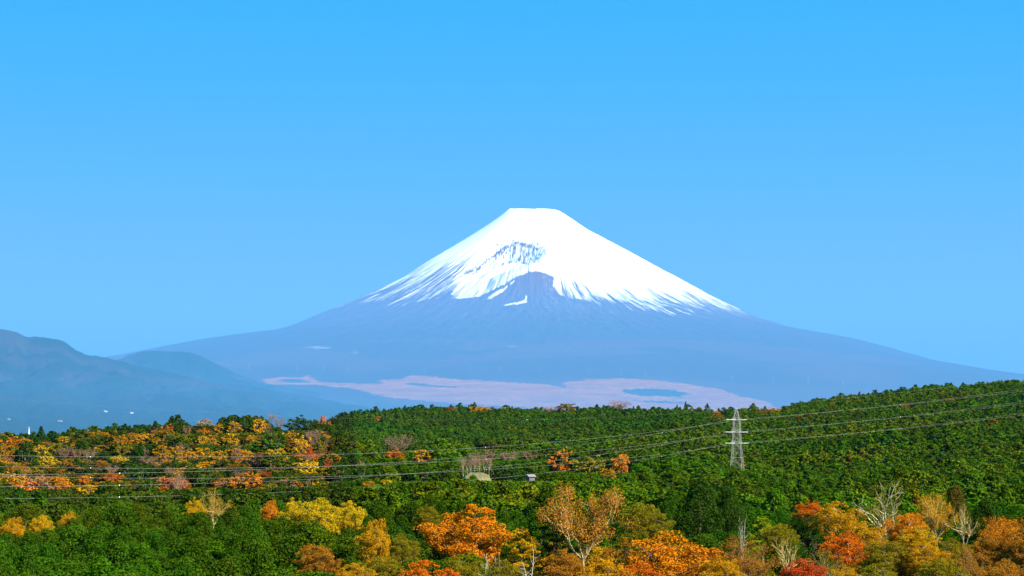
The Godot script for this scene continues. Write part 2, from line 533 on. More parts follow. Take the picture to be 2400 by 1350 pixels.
# All kinds are 10 m wide and 15 m tall before a tree scales them.
func evergreen(seed_of: int, sprays: int, per: int, size: float, pointed: float) -> Array:
	var g := RandomNumberGenerator.new()
	g.seed = seed_of
	var crown := Leaves.new()
	for i in sprays:
		var t := (i + 0.5) / sprays
		var y := lerpf(4.2, 14.2, t)
		var dome := sqrt(maxf(0.0, 1.0 - pow(t, 2.4)))
		var out := 5.0 * lerpf(dome, pow(1.0 - t, 0.8), pointed) * g.randf_range(0.66, 1.04)
		if t < 0.18:
			out *= 0.72 + 1.5 * t
		var a := i * 2.39996 + g.randf_range(-0.5, 0.5)
		var rr := g.randf_range(0.75, 1.45) * lerpf(1.1, lerpf(0.95, 0.6, pointed), t)
		var at := Vector3(cos(a) * (out - rr * 0.6), y + g.randf_range(-0.5, 0.5), sin(a) * (out - rr * 0.6))
		tuft(crown, g, at, Vector3(rr, rr * 0.85, rr), per, size, own_tint(g, 0.17), 0.5)
	tuft(crown, g, Vector3(0, 14.2, 0), Vector3(lerpf(1.5, 0.7, pointed), 0.8, lerpf(1.5, 0.7, pointed)), per, size * 0.9, own_tint(g, 0.1), 0.5)
	var trunk := Leaves.new()
	trunk.limb(Vector3(0, -1.5, 0), Vector3(0, 6, 0), 0.36, 0.27, Color(1, 1, 1), 7)
	trunk.limb(Vector3(0, 6, 0), Vector3(0, 13.6, 0), 0.27, 0.06, Color(1, 1, 1), 7)
	for i in 6:
		var a := i * 2.4
		trunk.limb(Vector3(0, 5.0 + i, 0), Vector3(cos(a) * 2.6, 6.2 + i, sin(a) * 2.6), 0.10, 0.03, Color(1, 1, 1), 4)
	return [made(crown), made(trunk)]

func broadleaf(seed_of: int, sprays: int, per: int, size: float, tall: float, open_low: float) -> Array:
	var g := RandomNumberGenerator.new()
	g.seed = seed_of
	var crown := Leaves.new()
	var trunk := Leaves.new()
	var fork := Vector3(g.randf_range(-0.3, 0.3), 4.2, g.randf_range(-0.3, 0.3))
	trunk.limb(Vector3(0, -1.5, 0), fork, 0.40, 0.30, Color(1, 1, 1), 8)
	var mid := Vector3(0, 9.6, 0)
	# a few main masses, each with its own sprays: the outline comes out lobed
	var masses := []
	for i in 13:
		var a := i * 2.39996 + g.randf() * 0.7
		var lift := lerpf(-0.95, 0.72, i / 12.0) + g.randf_range(-0.15, 0.15)
		var out := 3.3 * sqrt(maxf(0.15, 1.0 - pow(absf(lift - 0.05), 2.0))) * g.randf_range(0.72, 1.08)
		masses.append([mid + Vector3(cos(a) * out, lift * 3.5 * tall, sin(a) * out), g.randf_range(1.25, 2.1), own_tint(g, 0.13)])
	masses.append([mid + Vector3(g.randf_range(-0.8, 0.8), 3.3, g.randf_range(-0.8, 0.8)), 1.9, own_tint(g, 0.13)])
	for m in masses:
		var heart: Vector3 = m[0]
		var bend := fork.lerp(heart, 0.5) + any_way(g) * 0.5 + Vector3(0, 0.4, 0)
		trunk.limb(fork, bend, 0.15, 0.09, Color(1, 1, 1), 6)
		trunk.limb(bend, heart, 0.09, 0.04, Color(1, 1, 1), 5)
		var n := int(sprays / 14.0)
		for i in n:
			var d := any_way(g)
			if d.y < -0.3 and g.randf() < open_low:
				continue
			var big: float = m[1]
			var at := heart + d * big * g.randf_range(0.55, 1.22) * Vector3(1, 0.9, 1)
			var rr := g.randf_range(0.32, 0.78)
			var tint: Color = m[2] * own_tint(g, 0.12)
			tuft(crown, g, at, Vector3(rr, rr * 0.85, rr), per, size, tint, 0.35)
			if i % 3 == 0:
				trunk.limb(heart, at, 0.05, 0.02, Color(1, 1, 1), 3)
	return [made(crown), made(trunk)]

func grow(l: Leaves, g: RandomNumberGenerator, p: Vector3, dir: Vector3, length: float, r: float, level: int, last: int, ends: Array) -> void:
	var q := p
	var d := dir
	var bits := 3 if level < 3 else 2
	for i in bits:
		d = (d + any_way(g) * 0.20 + Vector3(0, 0.055, 0)).normalized()
		var e := q + d * length / bits
		var r0 := lerpf(r, r * 0.66, float(i) / bits)
		var r1 := lerpf(r, r * 0.66, float(i + 1) / bits)
		l.limb(q, e, r0, r1, Color(1, 1, 1), 6 if level == 0 else 4 if level < 3 else 3)
		q = e
		if level > 0 and level < last - 1 and i < bits - 1 and g.randf() < 0.7:
			var side := (d * 0.8 + any_way(g) * 0.75 + Vector3(0, 0.15, 0)).normalized()
			grow(l, g, q, side, length * g.randf_range(0.45, 0.7), r1 * 0.5, mini(level + 2, last), last, ends)
	if level >= 2:
		ends.append(q)
	if level >= last:
		return
	var forks := 4 if level == 0 else 2
	for i in forks:
		var a := TAU * (i + g.randf() * 0.6) / forks
		var sideways := Vector3(cos(a), 0, sin(a))
		var spread := g.randf_range(0.42, 0.78)
		var n := (d + (sideways - d * sideways.dot(d)) * spread * 1.2 + any_way(g) * 0.14).normalized()
		grow(l, g, q, n, length * g.randf_range(0.68, 0.9), r * 0.64, level + 1, last, ends)

func bare_tree(seed_of: int, last: int, leaves_per_end: float, size: float, thick: float) -> Array:
	var g := RandomNumberGenerator.new()
	g.seed = seed_of
	var wood := Leaves.new()
	var ends := []
	grow(wood, g, Vector3(0, -1.0, 0), Vector3(0, 1, 0), 3.9, 0.26 * thick, 0, last, ends)
	var crown := Leaves.new()
	for e in ends:
		var n := int(leaves_per_end + g.randf())
		var tint := own_tint(g, 0.22)
		for i in n:
			var p: Vector3 = e + any_way(g) * g.randf_range(0.1, 0.9)
			var t := any_way(g)
			var b := t.cross(any_way(g)).normalized()
			var s := size * g.randf_range(0.6, 1.3)
			var k := g.randf_range(0.7, 1.3)
			crown.blade(p, t * s, b * s * 0.6, Color(tint.r * k, tint.g * k, tint.b * k))
	# bring the crown to the common size
	var top := 1.0
	var wide := 1.0
	for e in ends:
		top = maxf(top, e.y)
		wide = maxf(wide, maxf(absf(e.x), absf(e.z)))
	for l in [wood, crown]:
		for i in l.v.size():
			l.v[i] *= Vector3(5.2 / wide, 15.0 / top, 5.2 / wide)
	return [made(crown) if crown.v.size() else null, made(wood)]

func pine(seed_of: int, pads: int, per: int, size: float) -> Array:
	var g := RandomNumberGenerator.new()
	g.seed = seed_of
	var crown := Leaves.new()
	var trunk := Leaves.new()
	var q := Vector3(0, -1.5, 0)
	var lean := Vector3(g.randf_range(-0.12, 0.12), 1, g.randf_range(-0.12, 0.12)).normalized()
	for i in 6:
		var e := q + (lean + any_way(g) * 0.10).normalized() * 2.65
		trunk.limb(q, e, lerpf(0.36, 0.10, i / 6.0), lerpf(0.36, 0.10, (i + 1) / 6.0), Color(1, 1, 1), 7)
		q = e
	for i in pads:
		var t := (i + 0.6) / pads
		var y := lerpf(5.0, 14.0, t)
		var a := i * 2.39996 + g.randf_range(-0.4, 0.4)
		var out := lerpf(3.6, 0.6, t * t) * g.randf_range(0.75, 1.1)
		var at := Vector3(cos(a) * out, y, sin(a) * out)
		trunk.limb(Vector3(0, y - 0.7, 0), at - Vector3(0, 0.25, 0), 0.11, 0.05, Color(1, 1, 1), 4)
		var wide := lerpf(1.9, 1.0, t) * g.randf_range(0.6, 1.25)
		var tint := own_tint(g, 0.14)
		for k in per:
			var d := any_way(g)
			var p := at + Vector3(d.x * wide, absf(d.y) * 0.75 - 0.15 + 0.25 * sin(d.x * 5.0 + i), d.z * wide) * sqrt(g.randf_range(0.1, 1.0))
			var up := (Vector3(d.x * 0.7, 0.9, d.z * 0.7) + any_way(g) * 0.5).normalized()
			var across_ := up.cross(any_way(g)).normalized()
			var b := g.randf_range(0.7, 1.3)
			crown.blade(p, up * size * g.randf_range(0.8, 1.3), across_ * size * 0.32, Color(tint.r * b, tint.g * b, tint.b * b))
	return [made(crown), made(trunk)]

func snag(seed_of: int) -> Array:
	var g := RandomNumberGenerator.new()
	g.seed = seed_of
	var wood := Leaves.new()
	var stems := 2 + seed_of % 3
	for s in stems:
		var p := Vector3(g.randf_range(-1.2, 1.2), -1.0, g.randf_range(-1.2, 1.2))
		var d := Vector3(p.x * 0.10, 1, p.z * 0.10).normalized()
		var high := g.randf_range(11.0, 15.5)
		var r := 0.19
		for i in 7:
			d = (d + any_way(g) * 0.13 + Vector3(0, 0.08, 0)).normalized()
			var e := p + d * high / 7.0
			wood.limb(p, e, r, r * 0.80, Color(1, 1, 1), 6)
			if i > 2:
				for k in 2:
					var w := (d * 0.7 + any_way(g)).normalized()
					var f := e + w * g.randf_range(1.0, 2.6)
					wood.limb(e, f, r * 0.5, r * 0.28, Color(1, 1, 1), 4)
					wood.limb(f, f + (w + Vector3(0, 0.8, 0) + any_way(g) * 0.4).normalized() * g.randf_range(0.6, 1.8), r * 0.28, 0.03, Color(1, 1, 1), 3)
			p = e
			r *= 0.80
	return [null, made(wood)]

# ---- the near country: wooded ridges ---------------------------------------------------------------

const CANOPY := 13.0
# photograph row of the tree tops, by distance (first list) and photograph column
const FAR := [120.0, 200.0, 250.0, 330.0, 450.0, 600.0, 800.0, 1000.0, 1200.0, 1400.0, 1700.0, 2000.0, 2250.0, 2500.0, 2900.0]
const ROWS := {
	-400: [1520, 1368, 1302, 1238, 1195, 1165, 1122, 1080, 1040, 1024, 1045, 1062, 1080, 1100, 1140],
	0: [1520, 1368, 1302, 1238, 1195, 1165, 1122, 1080, 1042, 1026, 1045, 1062, 1080, 1100, 1140],
	300: [1520, 1368, 1302, 1238, 1195, 1165, 1122, 1076, 1028, 1007, 1030, 1050, 1080, 1100, 1140],
	450: [1520, 1368, 1302, 1238, 1195, 1165, 1122, 1070, 1010, 987, 1012, 1035, 1060, 1090, 1130],
	600: [1520, 1368, 1302, 1236, 1192, 1165, 1122, 1070, 1005, 979, 1000, 1020, 1040, 1070, 1110],
	740: [1520, 1368, 1302, 1232, 1188, 1160, 1120, 1072, 1010, 984, 988, 992, 992, 1010, 1060],
	840: [1520, 1368, 1302, 1230, 1185, 1155, 1115, 1075, 1055, 1040, 1015, 988, 968, 985, 1030],
	1000: [1520, 1368, 1302, 1230, 1180, 1150, 1112, 1074, 1058, 1048, 1020, 982, 956, 972, 1015],
	1110: [1520, 1368, 1302, 1230, 1180, 1150, 1112, 1072, 1056, 1046, 1018, 980, 954, 970, 1015],
	1200: [1520, 1368, 1302, 1230, 1180, 1150, 1110, 1070, 1054, 1044, 1018, 982, 963, 978, 1020],
	1450: [1520, 1368, 1302, 1230, 1190, 1160, 1118, 1078, 1048, 1030, 1005, 975, 957, 972, 1015],
	1600: [1520, 1368, 1302, 1230, 1200, 1175, 1135, 1092, 1050, 1018, 985, 969, 964, 980, 1020],
	1780: [1520, 1368, 1302, 1230, 1205, 1185, 1148, 1104, 1060, 1022, 985, 967, 962, 978, 1020],
	2000: [1520, 1368, 1302, 1230, 1205, 1185, 1145, 1096, 1052, 1012, 970, 942, 928, 940, 980],
	2200: [1520, 1368, 1302, 1230, 1205, 1180, 1138, 1086, 1042, 1000, 955, 924, 908, 920, 960],
	2400: [1520, 1368, 1302, 1230, 1200, 1175, 1130, 1076, 1030, 986, 940, 910, 895, 908, 950],
	2850: [1520, 1368, 1302, 1230, 1195, 1165, 1115, 1055, 1005, 960, 912, 885, 868, 880, 920]}

var row_cols := []
var kinds := {}
var soft := {}
var screens := {}       # column bin -> [[depth, lowest row that trees in front may reach]]
var floors := []        # discs no filling tree may stand in: [x, z, radius]

func tops_row(col: float, d: float) -> float:
	var i := 0
	while i < FAR.size() - 2 and d > FAR[i + 1]:
		i += 1
	var t := clampf((d - FAR[i]) / (FAR[i + 1] - FAR[i]), 0.0, 1.0)
	var j := 0
	while j < row_cols.size() - 2 and col > row_cols[j + 1]:
		j += 1
	var u := clampf((col - row_cols[j]) / float(row_cols[j + 1] - row_cols[j]), 0.0, 1.0)
	u = u * u * (3.0 - 2.0 * u)
	var a: Array = ROWS[row_cols[j]]
	var b: Array = ROWS[row_cols[j + 1]]
	return lerpf(lerpf(a[i], a[i + 1], t), lerpf(b[i], b[i + 1], t), u)

func land(x: float, z: float) -> float:      # height of the forest floor
	var d := maxf(-z, 60.0)
	var row := tops_row(1200.0 + F * x / d, d)
	return EYE + tan_up(row) * d - CANOPY + 1.6 * noise_c.get_noise_2d(x * 0.25, z * 0.25) + 9.0 * noise_c.get_noise_2d(x * 0.11 + 70.0, z * 0.06) * smoothstep(480.0, 720.0, d) * (1.0 - smoothstep(1000.0, 1500.0, d))

func meet_land(col: float, row: float, above: float, from := 300.0) -> float:   # distance at which a line of sight comes down to that height over the ground
	var d := from
	while d < 2600.0:
		var p := at_depth(col, row, d)
		if p.y < land(p.x, p.z) + above:
			return d
		d += 4.0
	return 2250.0

func build_land() -> void:
	row_cols = ROWS.keys()
	var v := PackedVector3Array()
	var c := PackedColorArray()
	var rows := 130
	var cols := 120
	for i in rows:
		var d := 60.0 + 2900.0 * pow(i / float(rows - 1), 1.4)
		for j in cols:
			var x := (lerpf(-420.0, 2820.0, j / float(cols - 1)) - 1200.0) / F * d
			var h := land(x, -d)
			if i == rows - 1:
				h = 240.0
			v.append(Vector3(x, h, -d))
			var k := noise_b.get_noise_2d(x * 0.4, d * 0.4)
			c.append(Color(0.040, 0.034, 0.018).lerp(Color(0.030, 0.045, 0.014), smoothstep(-0.3, 0.3, k)))
	var o := MeshInstance3D.new()
	o.mesh = grid_mesh(v, rows, cols, c)
	o.material_override = paint(Color(1, 1, 1), 1.0, true)
	named(o, "terrain", "rolling forest floor below the trees", "ground", "", "structure")

func build_kinds() -> void:
	kinds = {
		"evergreen_near": [evergreen(1, 62, 190, 0.165, 0.1), evergreen(2, 70, 170, 0.165, 0.3), evergreen(3, 58, 200, 0.17, 0.0), evergreen(4, 74, 160, 0.16, 0.5)],
		"evergreen_middle": [evergreen(5, 40, 48, 0.40, 0.1), evergreen(6, 46, 42, 0.40, 0.5), evergreen(7, 36, 52, 0.42, 0.0), evergreen(8, 50, 38, 0.38, 0.8)],
		"evergreen_far": [evergreen(9, 24, 20, 0.72, 0.1), evergreen(10, 26, 18, 0.70, 0.45), evergreen(11, 22, 20, 0.74, 0.0), evergreen(12, 30, 16, 0.68, 0.9)],
		"broadleaf_near": [broadleaf(21, 420, 86, 0.100, 1.0, 0.4), broadleaf(22, 440, 82, 0.098, 0.95, 0.5), broadleaf(23, 410, 88, 0.102, 1.05, 0.3), broadleaf(24, 430, 84, 0.100, 1.0, 0.5), broadleaf(25, 436, 82, 0.098, 1.1, 0.4)],
		"broadleaf_middle": [broadleaf(31, 98, 30, 0.32, 1.0, 0.3), broadleaf(32, 98, 30, 0.32, 0.95, 0.3), broadleaf(33, 98, 30, 0.33, 1.05, 0.2), broadleaf(34, 98, 30, 0.32, 1.0, 0.4)],
		"bare_near": [bare_tree(41, 5, 9.0, 0.12, 1.5), bare_tree(42, 5, 14.0, 0.12, 1.3), bare_tree(43, 6, 24.0, 0.125, 1.3), bare_tree(44, 6, 14.0, 0.125, 1.2)],
		"bare_middle": [bare_tree(51, 5, 7.0, 0.20, 1.0), bare_tree(52, 5, 8.0, 0.20, 1.0), bare_tree(53, 5, 6.0, 0.20, 1.1)],
		"pine": [pine(61, 22, 420, 0.26), pine(62, 17, 500, 0.28), pine(63, 24, 400, 0.25)],
		"snag": [snag(70), snag(71), snag(72)]}

func leafy(c: Color) -> StandardMaterial3D:
	var key := c.to_html()
	if not soft.has(key):
		var m := paint(c, 0.75, true)
		m.specular_mode = BaseMaterial3D.SPECULAR_DISABLED
		m.backlight_enabled = true
		m.backlight = Color(0.58, 0.62, 0.30)
		soft[key] = m
	return soft[key]

func barky(c: Color) -> StandardMaterial3D:
	var key := "bark" + c.to_html()
	if not soft.has(key):
		soft[key] = paint(c, 0.9, false)
		soft[key].specular_mode = BaseMaterial3D.SPECULAR_DISABLED
	return soft[key]

const HUES := {
	"orange": Color(0.50, 0.165, 0.006), "fire": Color(0.50, 0.112, 0.006), "red": Color(0.42, 0.060, 0.012), "yellow": Color(0.46, 0.31, 0.008), "amber": Color(0.42, 0.212, 0.006),
	"gold": Color(0.45, 0.262, 0.006), "olive": Color(0.18, 0.145, 0.006), "rust": Color(0.30, 0.125, 0.010), "brown": Color(0.19, 0.110, 0.065), "rose": Color(0.26, 0.125, 0.062),
	"green": Color(0.034, 0.090, 0.004), "dark": Color(0.024, 0.056, 0.005), "moss": Color(0.065, 0.088, 0.004), "bronze": Color(0.085, 0.062, 0.008), "lime": Color(0.22, 0.27, 0.008)}

func screen(col: float, width: float, depth: float, lowest: float) -> void:
	for b in range(int(floor((col - width * 0.5) / 8.0)), int(floor((col + width * 0.5) / 8.0)) + 1):
		if not screens.has(b):
			screens[b] = []
		screens[b].append([depth, lowest])

# A tree whose crown fills that place in the photograph at that distance. Its crown and limbs share one scale; a stem carries them down to the ground.
func tree(kind: String, form: int, col: float, top: float, bottom: float, width: float, depth: float, hue: Color, bark: Color, called: String, label: String, group: String, turn: float) -> void:
	var crown_foot := 5.0
	if kind.begins_with("evergreen"):
		crown_foot = 3.4
	elif kind.begins_with("bare") or kind == "snag":
		crown_foot = 1.0
	elif kind == "pine":
		crown_foot = 4.6
	var at := at_depth(col, 0.5 * (top + bottom), depth)
	var high := (bottom - top) / F * depth
	var wide := width / F * depth
	var scale_up := high / (14.8 - crown_foot)
	var floor_y := land(at.x, at.z)
	var top_y := EYE + tan_up(top) * depth
	var foot := top_y - 14.8 * scale_up - floor_y          # how far the model's own foot is above the ground
	var o := Node3D.new()
	o.position = Vector3(at.x, floor_y, at.z)
	o.rotation.y = turn
	named(o, called, label, "tree", group)
	var pair: Array = kinds[kind][form % kinds[kind].size()]
	var sized := Vector3(wide / 10.0, scale_up, wide / 10.0)
	if pair[0]:
		var c := piece("crown", pair[0], leafy(hue), o)
		c.scale = sized
		c.position.y = foot
	var t := piece("trunk", pair[1], barky(bark), o)
	t.scale = sized
	t.position.y = foot
	if foot > 0.6:
		var stem := CylinderMesh.new()
		stem.radial_segments = 8
		stem.rings = 1
		stem.top_radius = 0.034 * wide
		stem.bottom_radius = 0.046 * wide
		stem.height = foot + 0.8
		var s := piece("stem", stem, barky(bark), o)
		s.position.y = foot * 0.5 - 0.6
	floors.append([at.x, at.z, wide * 0.30])

func build_near_trees() -> void:
	var pale := Color(0.36, 0.28, 0.13)
	var grey := Color(0.12, 0.085, 0.045)
	var deep := Color(0.07, 0.05, 0.035)
	var front := "autumn trees at the front edge of the woods"
	# kind, form, column, top, bottom of the crown, width, distance, hue, bark, label
	var list := [
		["broadleaf_near", 0, 1104, 1184, 1312, 196, 285, "orange", grey, "largest round orange tree beside the layered golden pine", 0.3],
		["broadleaf_near", 1, 1000, 1184, 1240, 56, 330, "olive", grey, "small yellow-green tree behind the large orange tree", 1.0],
		["broadleaf_near", 2, 878, 1216, 1350, 88, 268, "amber", deep, "tall narrow ochre tree with dark gaps in its crown", 0.0],
		["broadleaf_near", 3, 945, 1252, 1345, 76, 272, "olive", deep, "olive-gold tree leaning beside the tall narrow ochre tree", 2.0],
		["broadleaf_near", 4, 746, 1275, 1362, 112, 262, "rust", deep, "rust and olive rounded tree alone among green crowns", 0.5],
		["broadleaf_near", 0, 1000, 1314, 1392, 152, 236, "fire", grey, "bright red-orange tree below the large orange tree", 2.2],
		["broadleaf_near", 2, 633, 1172, 1216, 44, 350, "orange", grey, "small round orange tree at the end of the yellow trees", 0.0],
		["broadleaf_near", 1, 690, 1170, 1222, 78, 352, "yellow", grey, "yellow tree standing next to the small round orange tree", 0.0],
		["broadleaf_near", 3, 752, 1168, 1230, 92, 350, "yellow", grey, "widest bright yellow tree in the middle of three yellow trees", 1.2],
		["broadleaf_near", 0, 822, 1174, 1220, 76, 352, "yellow", grey, "yellow tree at the outer end of three yellow trees", 2.6],
		["pine", 0, 1222, 1234, 1330, 92, 262, "gold", grey, "layered pine with golden needles and dead sticks", 0.4],
		["pine", 1, 1300, 1200, 1290, 84, 270, "moss", deep, "dark green pine with a single broad shelf of needles", 1.9],
		["bare_near", 2, 1366, 1146, 1352, 190, 262, "rust", pale, "wide half-bare tree with many pale rising limbs and rusty leaves", 0.0],
		["broadleaf_near", 4, 1514, 1178, 1290, 124, 290, "olive", grey, "olive-yellow tree behind the bright orange tree", 0.8],
		["broadleaf_near", 3, 1575, 1248, 1372, 236, 250, "orange", grey, "widest bright orange tree with a dark hollow in its crown", 1.4],
		["evergreen_near", 1, 1640, 1124, 1290, 120, 330, "dark", deep, "tall dark evergreen behind the widest bright orange tree", 0.0],
		["evergreen_near", 3, 1575, 1146, 1280, 84, 345, "green", deep, "slimmer green evergreen against the tall dark evergreen", 0.9],
		["evergreen_near", 0, 1706, 1150, 1290, 96, 335, "dark", deep, "dark evergreen between the tall dark evergreen and the lime pine", 1.9],
		["pine", 2, 1790, 1208, 1292, 84, 285, "lime", grey, "layered pine with bright lime needles", 0.2],
		["pine", 0, 1718, 1250, 1322, 66, 268, "moss", grey, "small olive pine beside the forked white snag", 2.2],
		["snag", 0, 1741, 1222, 1330, 34, 262, "brown", Color(0.45, 0.42, 0.35), "forked white dead snag in front of the lime pine", 0.0],
		["bare_near", 3, 1768, 1262, 1372, 165, 248, "rust", grey, "sparse rusty tree below the lime pine", 1.1],
		["broadleaf_near", 1, 1896, 1174, 1212, 76, 320, "fire", grey, "flat-topped orange crown over dark green leaves", 0.7],
		["broadleaf_near", 2, 1890, 1202, 1262, 92, 312, "dark", deep, "dark green tree under the flat-topped orange crown", 0.0],
		["broadleaf_near", 0, 1965, 1176, 1262, 118, 300, "amber", pale, "ochre tree next to the great bare tree", 1.7],
		["bare_near", 0, 2068, 1130, 1300, 168, 285, "olive", Color(0.50, 0.41, 0.22), "great bare tree with pale forked limbs", 0.4],
		["broadleaf_near", 4, 2124, 1200, 1282, 112, 275, "orange", pale, "orange tree touching the great bare tree", 2.4],
		["broadleaf_near", 3, 1985, 1245, 1304, 116, 262, "fire", pale, "red-orange spreading tree below the great bare tree", 0.1],
		["broadleaf_near", 2, 1882, 1310, 1380, 98, 236, "red", grey, "low crimson tree among thin pale trunks", 1.0],
		["bare_near", 1, 1850, 1255, 1370, 90, 250, "olive", pale, "thin leafless tree with a crooked pale trunk by the crimson tree", 2.0],
		["bare_near", 3, 1945, 1290, 1390, 96, 240, "olive", pale, "thin half-bare tree beside the low crimson tree", 0.3],
		["broadleaf_near", 1, 2075, 1262, 1350, 120, 255, "olive", pale, "yellow-green tree at the foot of the great bare tree", 0.9],
		["broadleaf_near", 0, 2168, 1268, 1350, 104, 252, "amber", pale, "ochre tree in front of the twin half-bare trees", 2.8],
		["bare_near", 2, 2198, 1164, 1300, 78, 282, "amber", pale, "slim half-bare tree with dark golden leaves", 1.6],
		["bare_near", 1, 2258, 1182, 1300, 80, 278, "olive", Color(0.48, 0.39, 0.21), "slim half-bare tree with yellow-green leaves and a bright trunk", 0.0],
		["evergreen_near", 2, 2240, 1138, 1240, 54, 330, "bronze", deep, "bronze-tipped evergreen rising behind the half-bare trees", 0.0],
		["evergreen_near", 0, 2312, 1172, 1300, 92, 315, "dark", deep, "dark evergreen between the half-bare trees and the russet tree", 0.6],
		["bare_near", 2, 2366, 1216, 1330, 120, 262, "orange", grey, "russet half-bare tree with orange tips", 0.8],
		["broadleaf_near", 3, 2412, 1232, 1340, 110, 255, "rust", deep, "russet tree next to the half-bare tree with orange tips", 0.2],
		["bare_near", 3, 2290, 1280, 1380, 150, 246, "rust", grey, "low sparse brown tree in front of the dark evergreen", 2.0],
		["broadleaf_near", 4, 2210, 1306, 1385, 130, 236, "olive", grey, "low olive tree beside the low sparse brown tree", 1.1],
		["broadleaf_near", 1, 2345, 1315, 1390, 130, 233, "rust", grey, "low mottled rust tree under the russet trees", 2.3],
		["broadleaf_near", 2, 2060, 1318, 1390, 120, 234, "olive", pale, "low yellow-green tree among thin trunks", 0.0],
		["broadleaf_near", 3, 1985, 1330, 1400, 84, 232, "amber", pale, "low ochre tree beside the crimson tree", 0.7],
		["snag", 1, 1142, 1293, 1400, 70, 240, "brown", Color(0.46, 0.41, 0.33), "thick white dead trunk with broken twigs below the large orange tree", 0.0],
		["snag", 2, 1240, 1284, 1400, 82, 238, "brown", Color(0.44, 0.40, 0.35), "many-stemmed dead tree bleached white beside the golden pine", 1.0],
		["broadleaf_near", 0, 1085, 1300, 1385, 110, 250, "olive", grey, "olive tree between the red-orange tree and the white dead trunk", 1.9],
		["broadleaf_near", 2, 1420, 1312, 1395, 150, 238, "amber", grey, "low golden-brown tree under the wide half-bare tree", 1.2],
		["broadleaf_near", 1, 1690, 1306, 1385, 120, 242, "amber", grey, "low golden tree next to the widest bright orange tree", 0.4],
		["bare_near", 1, 500, 1146, 1222, 84, 395, "gold", pale, "open golden tree with a forked yellow trunk among green crowns", 0.5],
		["broadleaf_near", 1, 456, 1168, 1212, 50, 392, "gold", grey, "small golden tree beside the open golden tree", 1.0],
		["broadleaf_near", 2, 30, 1212, 1262, 66, 345, "amber", grey, "amber tips of a tree half hidden in green crowns", 0.0],
		["broadleaf_near", 4, 98, 1206, 1246, 62, 350, "gold", grey, "golden tips of a tree half hidden in green crowns", 1.8],
		["broadleaf_near", 3, 164, 1200, 1228, 48, 360, "amber", grey, "small amber crown behind the golden tips", 0.3],
		["broadleaf_near", 1, 1322, 1292, 1380, 120, 246, "rust", grey, "low rust tree under the dark green pine", 0.6],
		["broadleaf_near", 4, 1828, 1226, 1300, 92, 275, "olive", grey, "olive tree between the lime pine and the ochre tree", 1.3],
		["broadleaf_near", 0, 2028, 1222, 1300, 92, 272, "amber", pale, "amber tree under the limbs of the great bare tree", 2.1],
		["broadleaf_near", 2, 2150, 1232, 1310, 92, 268, "gold", pale, "golden tree between the orange tree and the slim half-bare trees", 0.4],
		["broadleaf_near", 3, 2236, 1262, 1340, 96, 258, "olive", grey, "olive tree below the slim half-bare trees", 1.5],
		["broadleaf_near", 1, 2318, 1250, 1330, 96, 258, "rust", grey, "rust tree in front of the dark evergreen", 2.5],
		["broadleaf_near", 4, 905, 1302, 1380, 100, 246, "olive", deep, "low olive tree under the tall narrow ochre tree", 0.2],
		["broadleaf_near", 2, 830, 1320, 1390, 90, 240, "amber", deep, "low amber tree between the rust tree and the ochre tree", 1.1],
		["broadleaf_near", 0, 1185, 1312, 1390, 90, 240, "olive", grey, "low olive tree between the two white dead trees", 2.9],
		["broadleaf_near", 3, 1500, 1318, 1395, 120, 238, "fire", grey, "low red-orange tree under the olive-yellow tree", 0.8],
		["evergreen_near", 2, 60, 1180, 1260, 96, 365, "moss", deep, "yellow-green feathery tree behind the golden tips", 2.0]]
	for a in list:
		var low: float = maxf(a[4], a[3] + 0.8 * a[5]) + (24.0 if a[6] > 340 else 0.0) if a[0][0] == "b" else a[4]
		tree(a[0], a[1], a[2], a[3], low, a[5] * 1.16, a[6], HUES[a[7]], a[8], {"b": "broadleaf_tree", "e": "evergreen_tree", "p": "pine_tree", "s": "dead_tree"}[a[0][0]] if not a[0].begins_with("bare") else "bare_tree", a[9], front, a[10])
		screen(a[2], a[5] * 0.86, a[6], a[3] + 0.72 * (a[4] - a[3]))

func next_hue(list: Array, a: Array) -> String:        # hue of the nearest tree that looks different
	var best := 1e9
	var hue := ""
	for b in list:
		var far := Vector2(b[0] - a[0], 1.6 * (b[1] - a[1])).length()
		if b[4] != a[4] and far < best:
			best = far
			hue = b[4]
	return hue

